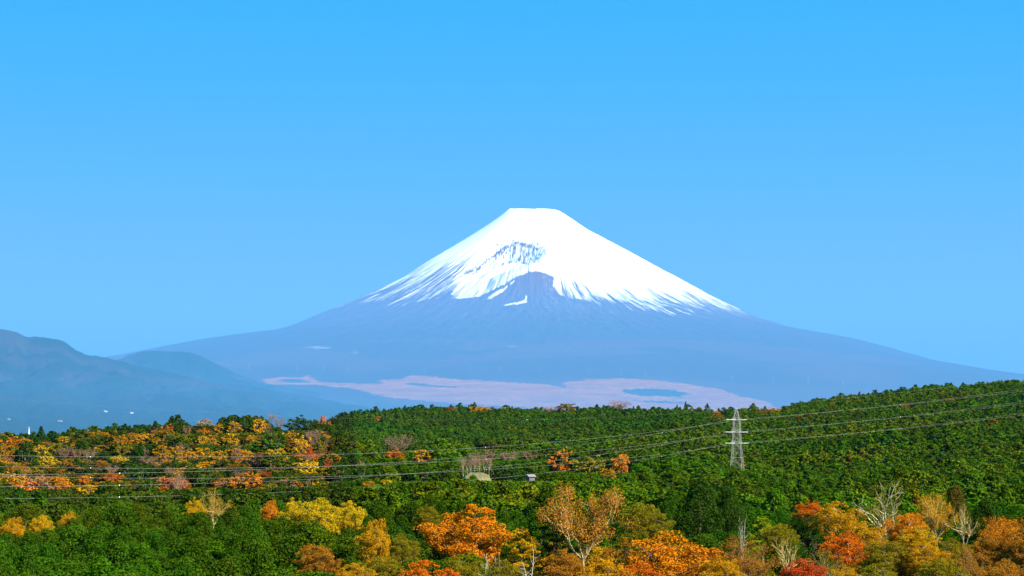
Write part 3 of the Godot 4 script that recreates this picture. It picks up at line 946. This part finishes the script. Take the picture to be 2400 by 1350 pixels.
func build_middle_trees() -> void:
	var g := RandomNumberGenerator.new()
	g.seed = 77
	# column, row of the crown's middle, width, height, hue: the mixed woods on the low hill and its neighbours
	var list := [
		[8, 1060, 20, 28, "amber"], [89, 1054, 30, 22, "gold"], [106, 1040, 24, 13, "rust"], [150, 1032, 38, 17, "gold"], [119, 1062, 34, 26, "yellow"], [110, 1082, 44, 24, "yellow"], [95, 1104, 36, 26, "olive"],
		[152, 1064, 36, 22, "brown"], [181, 1066, 28, 20, "rose"], [208, 1066, 38, 22, "brown"], [240, 1052, 34, 15, "gold"], [238, 1070, 38, 24, "dark"], [60, 1065, 62, 50, "dark"], [238, 1088, 34, 15, "rust"],
		[262, 1120, 46, 18, "fire"], [145, 1136, 38, 30, "orange"], [196, 1128, 32, 24, "orange"], [207, 1150, 50, 24, "gold"], [290, 1055, 46, 32, "olive"], [335, 1032, 46, 26, "gold"], [366, 1035, 26, 15, "gold"],
		[340, 1062, 30, 24, "brown"], [381, 1062, 42, 32, "amber"], [280, 1077, 46, 18, "gold"], [350, 1080, 42, 16, "brown"], [425, 1050, 50, 26, "rose"], [410, 1064, 40, 28, "amber"], [442, 1067, 46, 26, "amber"],
		[475, 1032, 30, 20, "gold"], [497, 1037, 32, 16, "amber"], [486, 1048, 36, 22, "green"], [440, 1010, 24, 19, "rose"], [480, 992, 36, 17, "amber"], [512, 1008, 26, 24, "amber"], [550, 1004, 38, 26, "amber"],
		[608, 1001, 36, 36, "amber"], [629, 1004, 20, 18, "rose"], [636, 979, 22, 15, "rose"], [656, 993, 26, 22, "brown"], [700, 995, 68, 40, "dark"], [757, 986, 18, 20, "orange"], [773, 993, 11, 9, "orange"],
		[540, 1033, 46, 32, "gold"], [560, 1062, 42, 38, "brown"], [590, 1031, 28, 20, "amber"], [613, 1026, 26, 12, "rust"], [632, 1043, 86, 46, "green"], [475, 1060, 36, 20, "amber"], [511, 1071, 38, 24, "amber"],
		[580, 1070, 38, 24, "amber"], [480, 1093, 34, 20, "gold"], [521, 1087, 42, 22, "dark"], [635, 1063, 24, 16, "yellow"], [656, 1062, 24, 20, "yellow"], [673, 1076, 16, 12, "yellow"], [705, 1042, 46, 48, "gold"],
		[680, 1021, 38, 22, "amber"], [735, 1028, 38, 32, "brown"], [725, 1060, 13, 26, "red"], [751, 1050, 24, 30, "olive"], [768, 1042, 18, 34, "rose"], [726, 1077, 26, 14, "rose"], [640, 1086, 86, 42, "moss"],
		[715, 1096, 66, 38, "yellow"], [770, 1089, 21, 16, "red"], [625, 1113, 22, 14, "red"], [558, 1113, 26, 14, "rose"], [420, 1130, 48, 46, "rose"], [549, 1132, 34, 28, "orange"], [590, 1131, 52, 42, "orange"],
		[722, 1131, 20, 28, "brown"], [886, 984, 11, 16, "orange"], [935, 1043, 64, 36, "brown"], [925, 1066, 48, 24, "orange"], [990, 1071, 54, 32, "amber"], [846, 1091, 28, 18, "rose"], [1150, 1043, 68, 30, "moss"],
		[1130, 1077, 62, 32, "brown"], [1190, 1071, 48, 22, "brown"], [1240, 1070, 42, 22, "brown"], [1315, 1086, 54, 52, "orange"], [1456, 1091, 50, 50, "orange"], [1388, 1092, 84, 46, "olive"], [1424, 1112, 46, 26, "amber"],
		[865, 1136, 32, 14, "orange"], [906, 1131, 28, 12, "yellow"], [1055, 959, 32, 10, "rust"], [1125, 959, 58, 17, "amber"], [1290, 961, 32, 12, "rose"], [1326, 956, 52, 19, "olive"], [1450, 951, 46, 19, "rose"],
		[1680, 973, 30, 15, "amber"], [1786, 966, 22, 12, "rust"], [1810, 962, 40, 13, "amber"], [1950, 947, 14, 8, "rust"], [2125, 953, 24, 9, "rust"], [2225, 938, 26, 9, "olive"], [1400, 1064, 40, 24, "dark"],
		[475, 1122, 52, 54, "green"], [330, 1112, 44, 36, "green"], [300, 1098, 46, 34, "dark"], [185, 1100, 52, 36, "dark"], [350, 1140, 46, 34, "green"], [790, 1112, 60, 48, "dark"], [850, 1110, 44, 36, "green"], [985, 1115, 74, 40, "green"], [1180, 1110, 90, 48, "dark"], [400, 1108, 34, 22, "rose"], [260, 1102, 36, 18, "brown"]]
	var words := {"orange": "clear orange", "fire": "bright red-orange", "red": "deep red", "yellow": "bright yellow", "amber": "amber", "gold": "golden", "olive": "olive-yellow", "rust": "rust brown", "brown": "mauve-brown twiggy", "rose": "pinkish-brown twiggy", "green": "round fresh green", "dark": "round dark green", "moss": "broad moss-green"}
	for a in list:
		var hue: Color = HUES[a[4]]
		var twiggy: bool = a[4] in ["brown", "rose"]
		var d := meet_land(a[0], a[1], 8.5)
		var high: float = a[3] * 1.25
		var k := g.randf_range(0.86, 1.14)
		var kind := "bare_middle" if twiggy else "broadleaf_middle"
		var where := "on the far ridge" if d > 1500.0 else "on the low hill" if a[0] < 800 and a[1] < 1090 else "below the low hill" if a[0] < 800 else "in the dip below the pylon slope"
		var twig_bark := Color(0.22, 0.16, 0.11) if twiggy else Color(0.16, 0.12, 0.09)
		tree(kind, g.randi() % 8, a[0], a[1] - 0.5 * high, a[1] + 0.5 * high + (a[3] * 0.4 if twiggy else 0.0), a[2] * 1.2, d, Color(hue.r * k, hue.g * k * g.randf_range(0.92, 1.08), hue.b * k), twig_bark, "bare_tree" if twiggy else "broadleaf_tree", "%s tree beside a %s one %s" % [words[a[4]], words[next_hue(list, a)].replace(" twiggy", ""), where], "trees " + where, g.randf() * TAU)
		screen(a[0], a[2] * 0.9, d, a[1] + 0.36 * a[3])
	# single dark conifers that stand out on the far skyline
	for a in [[1607, 941, 962, 9], [1587, 948, 964, 8], [1658, 946, 964, 13], [1766, 945, 966, 15], [1112, 943, 962, 14], [290, 996, 1016, 12], [1200, 952, 968, 10]]:
		var d := meet_land(a[0], a[2], 6.0)
		tree("evergreen_far", 3 if a[3] < 13 else 1, a[0], a[1], a[2], a[3] * 1.3, d, HUES["dark"], Color(0.07, 0.05, 0.04), "conifer_tree", "dark pointed conifer rising above the skyline of the ridge", "conifers on the skyline", g.randf() * TAU)

const LANDMARKS := [[1104, 285, "the large orange tree"], [878, 268, "the tall narrow ochre tree"], [746, 262, "the rust and olive rounded tree"], [752, 350, "the three yellow trees"], [633, 350, "the small round orange tree"], [1222, 262, "the golden pine"], [1366, 262, "the wide half-bare tree"], [1514, 290, "the olive-yellow tree"], [1575, 250, "the widest bright orange tree"], [1790, 285, "the lime pine"], [1896, 316, "the flat-topped orange crown"], [2068, 285, "the great bare tree"], [1882, 236, "the low crimson tree"], [2228, 280, "the twin half-bare trees"], [2366, 262, "the russet half-bare tree"], [500, 395, "the open golden tree"], [98, 350, "the golden tips"], [30, 345, "the amber tips"], [1000, 236, "the bright red-orange tree"]]

func beside(col: float, depth: float) -> String:       # which tree that stands out is nearest, and on which side of it this one stands
	var best := 1e9
	var said := ""
	for m in LANDMARKS:
		var far := Vector2((col - m[0]) / F * depth, depth - m[1]).length()
		if far < best:
			best = far
			said = ("in front of " if depth < m[1] - 10.0 else "behind " if depth > m[1] + 10.0 else "beside ") + m[2]
	return said

func build_forest() -> void:
	var g := RandomNumberGenerator.new()
	g.seed = 5
	var near_ones := []
	var masses := {}
	var cover := {}
	var d := 192.0
	while d < 2520.0:
		var gap := 6.2 if d < 600.0 else 7.0
		var half_left := (-1200.0 - 370.0) / F * d
		var half_right := (1200.0 + 370.0) / F * d
		var x := half_left + g.randf() * gap
		while x < half_right:
			var px := x + g.randf_range(-0.42, 0.42) * gap
			var dz := d + g.randf_range(-0.48, 0.48) * gap
			x += gap
			var col := 1200.0 + F * px / dz
			var ground := land(px, -dz)
			var wide := g.randf_range(5.6, 9.8) * (1.22 if d < 600.0 else 1.4)
			var high := CANOPY * (g.randf_range(0.70, 1.14) + 0.32 * noise_b.get_noise_2d(px * 0.5, dz * 0.5))
			var form := g.randi() % 4
			var kin := noise_b.get_noise_2d(px * 0.10 + 500.0, dz * 0.05)
			if kin > 0.12:
				form = 3 if g.randf() < 0.75 else 1
			elif kin < -0.1:
				form = 0 if g.randf() < 0.6 else 2
			if d > 420.0:
				if g.randf() < 0.12:                      # here and there an old tree stands over the rest
					wide *= 1.35
					high *= 1.22
				elif g.randf() < 0.07:
					continue
			var roll := g.randf()
			var shade := g.randf_range(0.78, 1.22) * (1.0 + 0.45 * noise_c.get_noise_2d(px * 0.22, dz * 0.10))
			var warm := g.randf_range(0.82, 1.22) * (1.0 + 0.35 * smoothstep(0.0, 0.3, -kin))
			var patch := noise_c.get_noise_2d(px * 0.12 + 300.0, dz * 0.06)
			var b := int(floor(col / 8.0))
			var top := row_of(ground + high, dz)
			# keep clear of the trees that have a place of their own
			var reach := int(wide * 0.42 / dz * F / 8.0)
			var lowest := top
			for k in range(b - reach, b + reach + 1):
				if screens.has(k):
					for s in screens[k]:
						if dz < s[0] - 1.0 and lowest < s[1]:
							lowest = s[1]
			if lowest > top:
				var lower := EYE + tan_up(lowest) * dz - ground
				if lower < 2.2:
					continue
				wide *= clampf(0.45 + 0.55 * lower / high, 0.4, 1.0)
				high = lower
				top = lowest
			if top > 1372.0:
				continue
			if cover.has(b) and top > cover[b] + 14.0 + 2600.0 / dz:
				continue
			var crowded := false
			for f in floors:
				if absf(f[0] - px) < f[2] and absf(f[1] + dz) < f[2]:
					crowded = true
					break
			if crowded:
				continue
			var shown := top + 0.3 * high / dz * F
			for k in range(b - 1, b + 2):
				if not cover.has(k) or cover[k] > shown:
					cover[k] = shown
			# colour by neighbourhood
			var hue := Color(0.032, 0.076, 0.003)
			var zone := "front"
			var mixed := false
			var autumn := ""
			if dz < 282.0 + 18.0 * patch and col > 1200.0 and roll < 0.93:
				wide *= 1.15
				autumn = ["olive", "rust", "amber", "olive", "moss", "rust", "brown"][g.randi() % 7]
				hue = HUES[autumn]
				warm = 1.0
				shade = g.randf_range(0.75, 1.15)
			elif dz < 430.0:
				hue = Color(0.028, 0.078, 0.003)
			elif col < 830.0:
				zone = "low"
				hue = Color(0.030, 0.060, 0.004)
				if dz > 760.0 and dz < 1345.0 and col < 790.0:
					mixed = roll < 0.72 + 0.5 * patch
					if mixed:
						wide *= 1.35
						var mix := noise_b.get_noise_2d(px * 0.25, dz * 0.12) + g.randf_range(-0.35, 0.35)
						hue = HUES["moss"] if mix < -0.30 else Color(0.030, 0.060, 0.004) if mix < -0.08 else HUES["olive"] if mix < 0.04 else HUES["amber"] * 0.75 if mix < 0.20 else HUES["brown"] if mix < 0.34 else HUES["rust"]
			elif dz > 1450.0 and col < 1720.0:
				zone = "ridge"
				hue = Color(0.036, 0.090, 0.004)
			else:
				zone = "slope"
				hue = Color(0.046, 0.102, 0.003)
				if roll < 0.012:
					hue = HUES["olive"] * 0.6
			hue = Color(hue.r * shade * warm * (1.0 + 0.5 * patch), hue.g * shade, hue.b * shade)
			var turn := g.randf() * TAU
			var place := Transform3D(Basis(Vector3.UP, turn).scaled_local(Vector3(wide / 10.0, high / 15.0, wide / 10.0)), Vector3(px, ground, -dz))
			if dz < 420.0:
				near_ones.append([dz, col, top, form, place, hue, autumn])
			else:
				var kind := "broadleaf_middle" if mixed else "evergreen_middle" if dz < 1050.0 else "evergreen_far"
				var key := "%s/%s/%d" % [zone, kind, form]
				if not masses.has(key):
					masses[key] = []
				masses[key].append([place, hue])
		d += gap * 0.9
	# the trees that show largest are things of their own
	near_ones.sort_custom(func(p, q): return p[0] < q[0])
	var deep := Color(0.07, 0.05, 0.035)
	var count := 0
	for a in near_ones:
		if count < 290 and a[1] > -25.0 and a[1] < 2425.0 and a[2] < 1345.0:
			count += 1
			var h: Color = a[5]
			var tint := Color(snappedf(h.r, 0.003), snappedf(h.g, 0.005), snappedf(h.b, 0.003))
			var o := Node3D.new()
			o.transform = a[4]
			var side := beside(a[1], a[0])
			var stature: Vector3 = a[4].basis.get_scale()
			var build := ("tall" if stature.y > 0.93 else "low" if stature.y < 0.72 else "middling") + (" broad" if stature.x > 1.02 else " slim" if stature.x < 0.82 else "")
			var pair: Array = kinds["evergreen_near"][a[3]]
			if a[6] == "":
				named(o, "evergreen_tree", "%s %s evergreen %s" % [build, "olive-green" if h.r > 0.5 * h.g else "pale green" if h.g > 0.078 else "deep green" if h.g < 0.058 else "green", side], "tree", "evergreens of the front wood " + side)
			else:
				pair = kinds["broadleaf_near"][a[3]] if a[6] != "brown" else kinds["bare_near"][a[3]]
				var look: String = {"olive": "olive-yellow", "rust": "rust brown", "amber": "amber", "moss": "moss-green", "brown": "brown half-bare"}[a[6]]
				named(o, "broadleaf_tree" if a[6] != "brown" else "bare_tree", "%s %s tree %s" % [build, look, side], "tree", "low autumn trees " + side)
			piece("crown", pair[0], leafy(tint), o)
			piece("trunk", pair[1], barky(deep), o)
		else:
			var key := "front/evergreen_near/%d" % a[3]
			if not masses.has(key):
				masses[key] = []
			masses[key].append([a[4], a[5]])
	var about := {"front": "dense green wood in the valley behind the front trees", "low": "mixed wood covering the low hill", "ridge": "dark green wood on the far ridge below the volcano", "slope": "even green wood on the long slope round the pylon"}
	var holders := {}
	var leaf := leafy(Color(1, 1, 1))
	var total := 0
	for key in masses:
		var at: PackedStringArray = key.split("/")
		if not holders.has(at[0]):
			holders[at[0]] = named(Node3D.new(), "forest", about[at[0]], "forest", "", "stuff")
		var rows: Array = masses[key]
		total += rows.size()
		for part in 2:
			var m := MultiMesh.new()
			m.transform_format = MultiMesh.TRANSFORM_3D
			m.use_colors = part == 0
			m.mesh = kinds[at[1]][int(at[2])][part]
			m.instance_count = rows.size()
			for i in rows.size():
				m.set_instance_transform(i, rows[i][0])
				if part == 0:
					m.set_instance_color(i, rows[i][1])
			var o := MultiMeshInstance3D.new()
			o.name = "foliage" if part == 0 else "trunks"
			o.multimesh = m
			o.material_override = leaf if part == 0 else barky(deep)
			o.set_meta("kind", "stuff")
			holders[at[0]].add_child(o, true)
	print("filling trees ", total, ", of their own ", count)

# ---- power line, mast, buildings -------------------------------------------------------------------

func bar(l: Leaves, p: Vector3, q: Vector3, r: float) -> void:
	l.limb(p, q, r, r, Color(1, 1, 1), 4)

func bar_mesh(p: Vector3, q: Vector3, r: float) -> ArrayMesh:
	var l := Leaves.new()
	bar(l, p, q, r)
	return array_mesh(l.v, l.ix)

const PYLON_AT := 1000.0
var steel := StandardMaterial3D.new()
var arm_tips := {}

func pylon_corner(k: int, half: float, y: float) -> Vector3:
	var a := deg_to_rad(18.0) + TAU * (k + 0.5) / 4.0
	return Vector3(cos(a) * half * 1.414, y, sin(a) * half * 1.414)

func build_pylon() -> void:
	steel.albedo_color = Color(0.36, 0.35, 0.33).linear_to_srgb()
	steel.roughness = 0.55
	steel.metallic = 0.25
	var x := across(1727.0, 1030.0) * PYLON_AT
	var ground := land(x, -PYLON_AT)
	var o := Node3D.new()
	o.position = Vector3(x, ground, -PYLON_AT)
	named(o, "pylon", "tall steel lattice pylon carrying power lines above the wooded slope", "pylon")
	var level := func(row: float) -> float: return EYE + tan_up(row) * PYLON_AT - ground
	var tip: float = level.call(956.0)
	# half width by height
	var marks := PackedVector2Array([Vector2(0.0, 4.3), Vector2(level.call(1046.0), 2.15), Vector2(level.call(984.0), 1.55), Vector2(level.call(972.0), 1.0), Vector2(tip, 0.12)])
	for k in 4:
		var l := Leaves.new()
		for i in marks.size() - 1:
			bar(l, pylon_corner(k, marks[i].y, marks[i].x - (1.0 if i == 0 else 0.0)), pylon_corner(k, marks[i + 1].y, marks[i + 1].x), 0.10 if i < 2 else 0.08)
		piece("leg", array_mesh(l.v, l.ix), steel, o)
	# panels of bracing
	var y := 1.0
	while y < tip - 1.5:
		var half := pick(marks, y)
		var up := minf(y + half * 1.7, tip)
		var half_up := pick(marks, up)
		for k in 4:
			var l := Leaves.new()
			bar(l, pylon_corner(k, half, y), pylon_corner(k + 1, half_up, up), 0.05)
			bar(l, pylon_corner(k + 1, half, y), pylon_corner(k, half_up, up), 0.05)
			bar(l, pylon_corner(k, half_up, up), pylon_corner(k + 1, half_up, up), 0.05)
			piece("brace", array_mesh(l.v, l.ix), steel, o)
		y = up
	# cross-arms: they point nearly along the line of sight, one circuit behind and one in front
	var out := Vector3(0.74, 0, -0.67)
	var glass := paint(Color(0.70, 0.70, 0.68), 0.3)
	for i in 3:
		var at: float = level.call([984.0, 1013.0, 1039.0][i])
		var reach: float = [4.4, 5.0, 5.4][i]
		for s in [-1.0, 1.0]:
			var end: Vector3 = Vector3(0, at, 0) + out * reach * s
			var l := Leaves.new()
			var half := pick(marks, at)
			for k in 4:
				if pylon_corner(k, 1.0, 0.0).dot(out * s) > 0.0:
					bar(l, pylon_corner(k, half, at), end, 0.08)
					bar(l, pylon_corner(k, half, at + 1.5), end, 0.06)
			piece("cross_arm", array_mesh(l.v, l.ix), steel, o)
			for w in [-1.0, 1.0]:
				var far_end: Vector3 = end + Vector3(2.6 * w, 0.1, 0)
				piece("insulator", bar_mesh(end, far_end, 0.15), glass, o)
			arm_tips["%d%s" % [i, "far" if s > 0.0 else "near"]] = o.position + end
	arm_tips["top"] = o.position + Vector3(0, tip, 0)

func wire(p: Vector3, q: Vector3, sag: float, r: float, label: String, group: String, beads: Array) -> void:
	var o := Node3D.new()
	o.position = p
	named(o, "power_line", label, "cable", group)
	var l := Leaves.new()
	var n := 40
	var at := func(t: float) -> Vector3: return (q - p) * t - Vector3(0, 4.0 * sag * t * (1.0 - t), 0)
	for i in n:
		bar(l, at.call(float(i) / n), at.call(float(i + 1) / n), r)
	piece("conductor", array_mesh(l.v, l.ix), paint(Color(0.30, 0.30, 0.27), 0.6), o)
	for b in beads:
		var ball := SphereMesh.new()
		ball.radius = 0.16
		ball.height = 0.3
		ball.radial_segments = 10
		ball.rings = 5
		var s := piece("marker", ball, paint(Color(0.8, 0.8, 0.8), 0.5), o)
		s.position = at.call(b)

func build_lines() -> void:
	var step := Vector3(2.6, 0.1, 0)
	var down := "power cable sagging from the pylon over the mixed woods"
	var far_rows := [1066.0, 1092.0, 1114.0]
	var near_rows := [1113.0, 1141.0, 1169.0]
	var names := ["upper", "middle", "lowest"]
	for i in 3:
		var p: Vector3 = arm_tips["%dfar" % i]
		var q: Vector3 = arm_tips["%dnear" % i]
		wire(p - step, at_depth(-70.0, far_rows[i], 600.0), 6.9, 0.020, "%s cable of the rear circuit sagging from the pylon over the low hill" % names[i], "cables over the low hill", [0.45, 0.9])
		wire(q - step, at_depth(-70.0, near_rows[i], 450.0), 6.8, 0.017, "%s cable of the front circuit sagging from the pylon over the low hill" % names[i], "cables over the low hill", [0.17, 0.9])
		var rise: float = [893.0, 922.0, 950.0][i]
		wire(p + step, at_depth(2530.0, rise, 1180.0), 1.5, 0.017, "%s cable of the rear circuit climbing from the pylon along the green slope" % names[i], "cables over the green slope", [0.42])
		wire(q + step, at_depth(2530.0, rise + 6.0, 1160.0), 1.5, 0.017, "%s cable of the front circuit climbing from the pylon along the green slope" % names[i], "cables over the green slope", [0.44])
	wire(arm_tips["top"], at_depth(-70.0, 928.0, 520.0), 6.6, 0.006, "thin earth wire from the pylon tip over the low hill", "cables over the low hill", [0.42])
	wire(arm_tips["top"], at_depth(2530.0, 868.0, 1170.0), 1.5, 0.014, "thin earth wire climbing from the pylon tip along the green slope", "cables over the green slope", [])

func build_mast() -> void:
	var d := 1480.0
	var x := across(68.0, 1010.0) * d
	var o := Node3D.new()
	o.position = Vector3(x, land(x, -d) - 0.5, -d)
	named(o, "mast", "slim white pointed mast behind the trees of the low hill", "mast")
	var high := EYE + tan_up(1000.0) * d - o.position.y
	var l := Leaves.new()
	l.limb(Vector3.ZERO, Vector3(0, high * 0.72, 0), 0.85, 0.55, Color(1, 1, 1), 10)
	piece("shaft", array_mesh(l.v, l.ix), paint(Color(0.85, 0.85, 0.85), 0.5), o)
	var s := Leaves.new()
	s.limb(Vector3(0, high * 0.72, 0), Vector3(0, high, 0), 0.45, 0.05, Color(1, 1, 1), 10)
	piece("spire", array_mesh(s.v, s.ix), paint(Color(0.85, 0.85, 0.85), 0.5), o)

func house_mesh(long: float, deep: float, high: float, pitch_up: float) -> Array:
	var wall := Leaves.new()
	var roof := Leaves.new()
	var a := long * 0.5
	var b := deep * 0.5
	var c := [Vector3(-a, -3, b), Vector3(a, -3, b), Vector3(a, -3, -b), Vector3(-a, -3, -b)]
	var white := Color(1, 1, 1)
	for i in 4:
		var p: Vector3 = c[i]
		var q: Vector3 = c[(i + 1) % 4]
		var m := (p + q) * 0.5 + Vector3(0, (high + 3) * 0.5, 0)
		var n := wall.v.size()
		wall.v.append_array(PackedVector3Array([p, q, Vector3(q.x, high, q.z), Vector3(p.x, high, p.z)]))
		wall.ix.append_array(PackedInt32Array([n, n + 2, n + 1, n, n + 3, n + 2]))
		if i % 2 == 1:
			wall.v.append(m + Vector3(0, (high + 3) * 0.5 + pitch_up, 0))
			wall.ix.append_array(PackedInt32Array([n + 3, n + 4, n + 2]))
	for s in [-1.0, 1.0]:
		var n := roof.v.size()
		roof.v.append_array(PackedVector3Array([Vector3(-a - 0.6, high - 0.25, (b + 0.6) * s), Vector3(a + 0.6, high - 0.25, (b + 0.6) * s), Vector3(a + 0.6, high + pitch_up + 0.05, 0), Vector3(-a - 0.6, high + pitch_up + 0.05, 0)]))
		roof.ix.append_array(PackedInt32Array([n, n + 2, n + 1, n, n + 3, n + 2]))
	return [array_mesh(wall.v, wall.ix), array_mesh(roof.v, roof.ix)]

func on_hill(col: float, row: float) -> Vector3:
	var best := 1e9
	var at := Vector3.ZERO
	for p in hill_points:
		var e := absf(row_of(p.y, -p.z) - row) * 1.5 + absf(col_of(p.x, p.y, -p.z) - col)
		if e < best:
			best = e
			at = p
	return at

func build_far_houses() -> void:
	var long_wall := paint(Color(0.55, 0.53, 0.52), 0.7)
	var red_wall := paint(Color(0.34, 0.29, 0.28), 0.7)
	var g := RandomNumberGenerator.new()
	g.seed = 9
	for a in [[248, 966, 34, 9], [272, 969, 62, 12], [284, 970, 46, 10], [300, 967, 50, 10], [308, 969, 30, 12], [332, 983, 30, 12], [352, 981, 54, 12], [366, 985, 66, 12], [378, 986, 40, 10], [122, 985, 46, 8], [143, 988, 42, 8], [186, 997, 48, 8], [256, 962, 30, 8], [498, 964, 50, 7], [20, 984, 30, 8]]:
		var p := on_hill(a[0], a[1])
		var o := Node3D.new()
		o.position = p
		o.rotation.y = g.randf_range(-0.3, 0.3)
		var parts := house_mesh(a[2] * 0.5, 12.0, a[3] * 0.45, 1.6)
		var bright: bool = a[0] > 240 and a[0] < 400
		named(o, "building", ("long white building in the bright cluster" if bright else "small pale building alone") + " low on the long foothill", "building", "white buildings low on the foothill" if bright else "pale buildings low on the foothill")
		piece("wall", parts[0], long_wall if bright else red_wall, o)
		piece("roof", parts[1], long_wall if bright else red_wall, o)

func build_shed() -> void:
	var d := 800.0
	for a in [[1243.0, 1132.0, 3.6]]:
		var p := at_depth(a[0], a[1], d)
		var parts := house_mesh(2.6, 3.0, a[2] * 0.8, 0.7)
		var o := Node3D.new()
		o.position = Vector3(p.x, p.y, p.z)
		o.rotation.y = 0.5
		named(o, "shed", "small grey shed with a white roof in a gap of the green wood", "shed")
		piece("wall", parts[0], paint(Color(0.11, 0.10, 0.10), 0.9), o)
		piece("roof", parts[1], paint(Color(0.16, 0.16, 0.17), 0.8), o)
		var door := BoxMesh.new()
		door.size = Vector3(1.1, 2.1, 0.06)
		var q := piece("door", door, paint(Color(0.10, 0.09, 0.09), 0.8), o)
		q.position = Vector3(-0.3, 1.05, 1.52)
		screen(a[0], 26.0, d, 1128.0)
		floors.append([p.x, p.z, 4.0])
	# a mown bank that shows pale in a gap of the trees
	var v := PackedVector3Array()
	var c := PackedColorArray()
	for i in 8:
		for j in 14:
			var col := lerpf(1082.0, 1152.0, j / 13.0)
			var depth := lerpf(842.0, 868.0, i / 7.0)
			var p := at_depth(col, lerpf(1124.0, 1104.0, i / 7.0) + 1.5 * noise_b.get_noise_2d(col * 0.9, i * 3.0), depth)
			var rim := Vector2((j - 6.5) / 6.5, (i - 3.5) / 3.5).length() + 0.3 * noise_a.get_noise_2d(j * 3.0, i * 3.0)
			p.y -= 3.5 * smoothstep(0.75, 1.1, rim)
			v.append(p)
			c.append(Color(0.17, 0.14, 0.07).lerp(Color(0.08, 0.09, 0.02), smoothstep(-0.2, 0.3, noise_a.get_noise_2d(col * 1.3, i * 4.0))))
	var o := MeshInstance3D.new()
	o.mesh = grid_mesh(v, 8, 14, c)
	o.material_override = paint(Color(1, 1, 1), 1.0, true)
	named(o, "meadow", "pale mown bank in a gap of the wood", "ground", "", "structure")
	screen(1117.0, 66.0, 842.0, 1122.0)
	screen(1117.0, 66.0, 900.0, 1104.0)
	var g := RandomNumberGenerator.new()
	g.seed = 15
	for i in 7:
		var col := 1086.0 + i * 9.5 + g.randf_range(-3.0, 3.0)
		tree("bare_middle", i, col, 1076.0 + g.randf_range(-6.0, 6.0), 1108.0, 20.0, 872.0, HUES["brown"], Color(0.36, 0.30, 0.22), "bare_tree", "thin bare tree in the row behind the pale mown bank", "bare trees behind the mown bank", g.randf() * TAU)


func build_far_pylons() -> void:                     # a line of pylons along the foot of the volcano
	var l := Leaves.new()
	for k in 4:
		var a := TAU * (k + 0.5) / 4.0
		l.limb(Vector3(cos(a) * 6.0, -2, sin(a) * 6.0), Vector3(cos(a) * 0.8, 62, sin(a) * 0.8), 0.5, 0.35, Color(1, 1, 1), 4)
	for y in [36.0, 46.0, 56.0]:
		l.limb(Vector3(-9, y, 0), Vector3(9, y, 0), 0.4, 0.4, Color(1, 1, 1), 4)
	var m := array_mesh(l.v, l.ix)
	for a in [[583, 868], [697, 870], [760, 871], [815, 872], [997, 874], [1100, 874], [1173, 875], [1266, 876], [1381, 878], [1456, 882], [1512, 883], [1716, 896], [1813, 898], [1895, 900], [1975, 906]]:
		var p := to_plan(a[0], a[1])
		var o := MeshInstance3D.new()
		o.mesh = m
		o.material_override = steel
		o.position = Vector3(p.x + PEAK_AT.x, volcano_height(p.x, p.y), p.y + PEAK_AT.y)
		named(o, "pylon", "distant pale pylon in the row along the foot of the volcano", "pylon", "pylons along the foot of the volcano")

func _ready() -> void:
	sky_and_camera()
	noises()
	build_far_country()
	build_land()
	build_kinds()
	screen(1727.0, 36.0, PYLON_AT - 4.0, 1101.0)
	build_shed()
	build_near_trees()
	build_middle_trees()
	build_forest()
	build_pylon()
	build_lines()
	build_mast()
	build_far_houses()
	build_far_pylons()
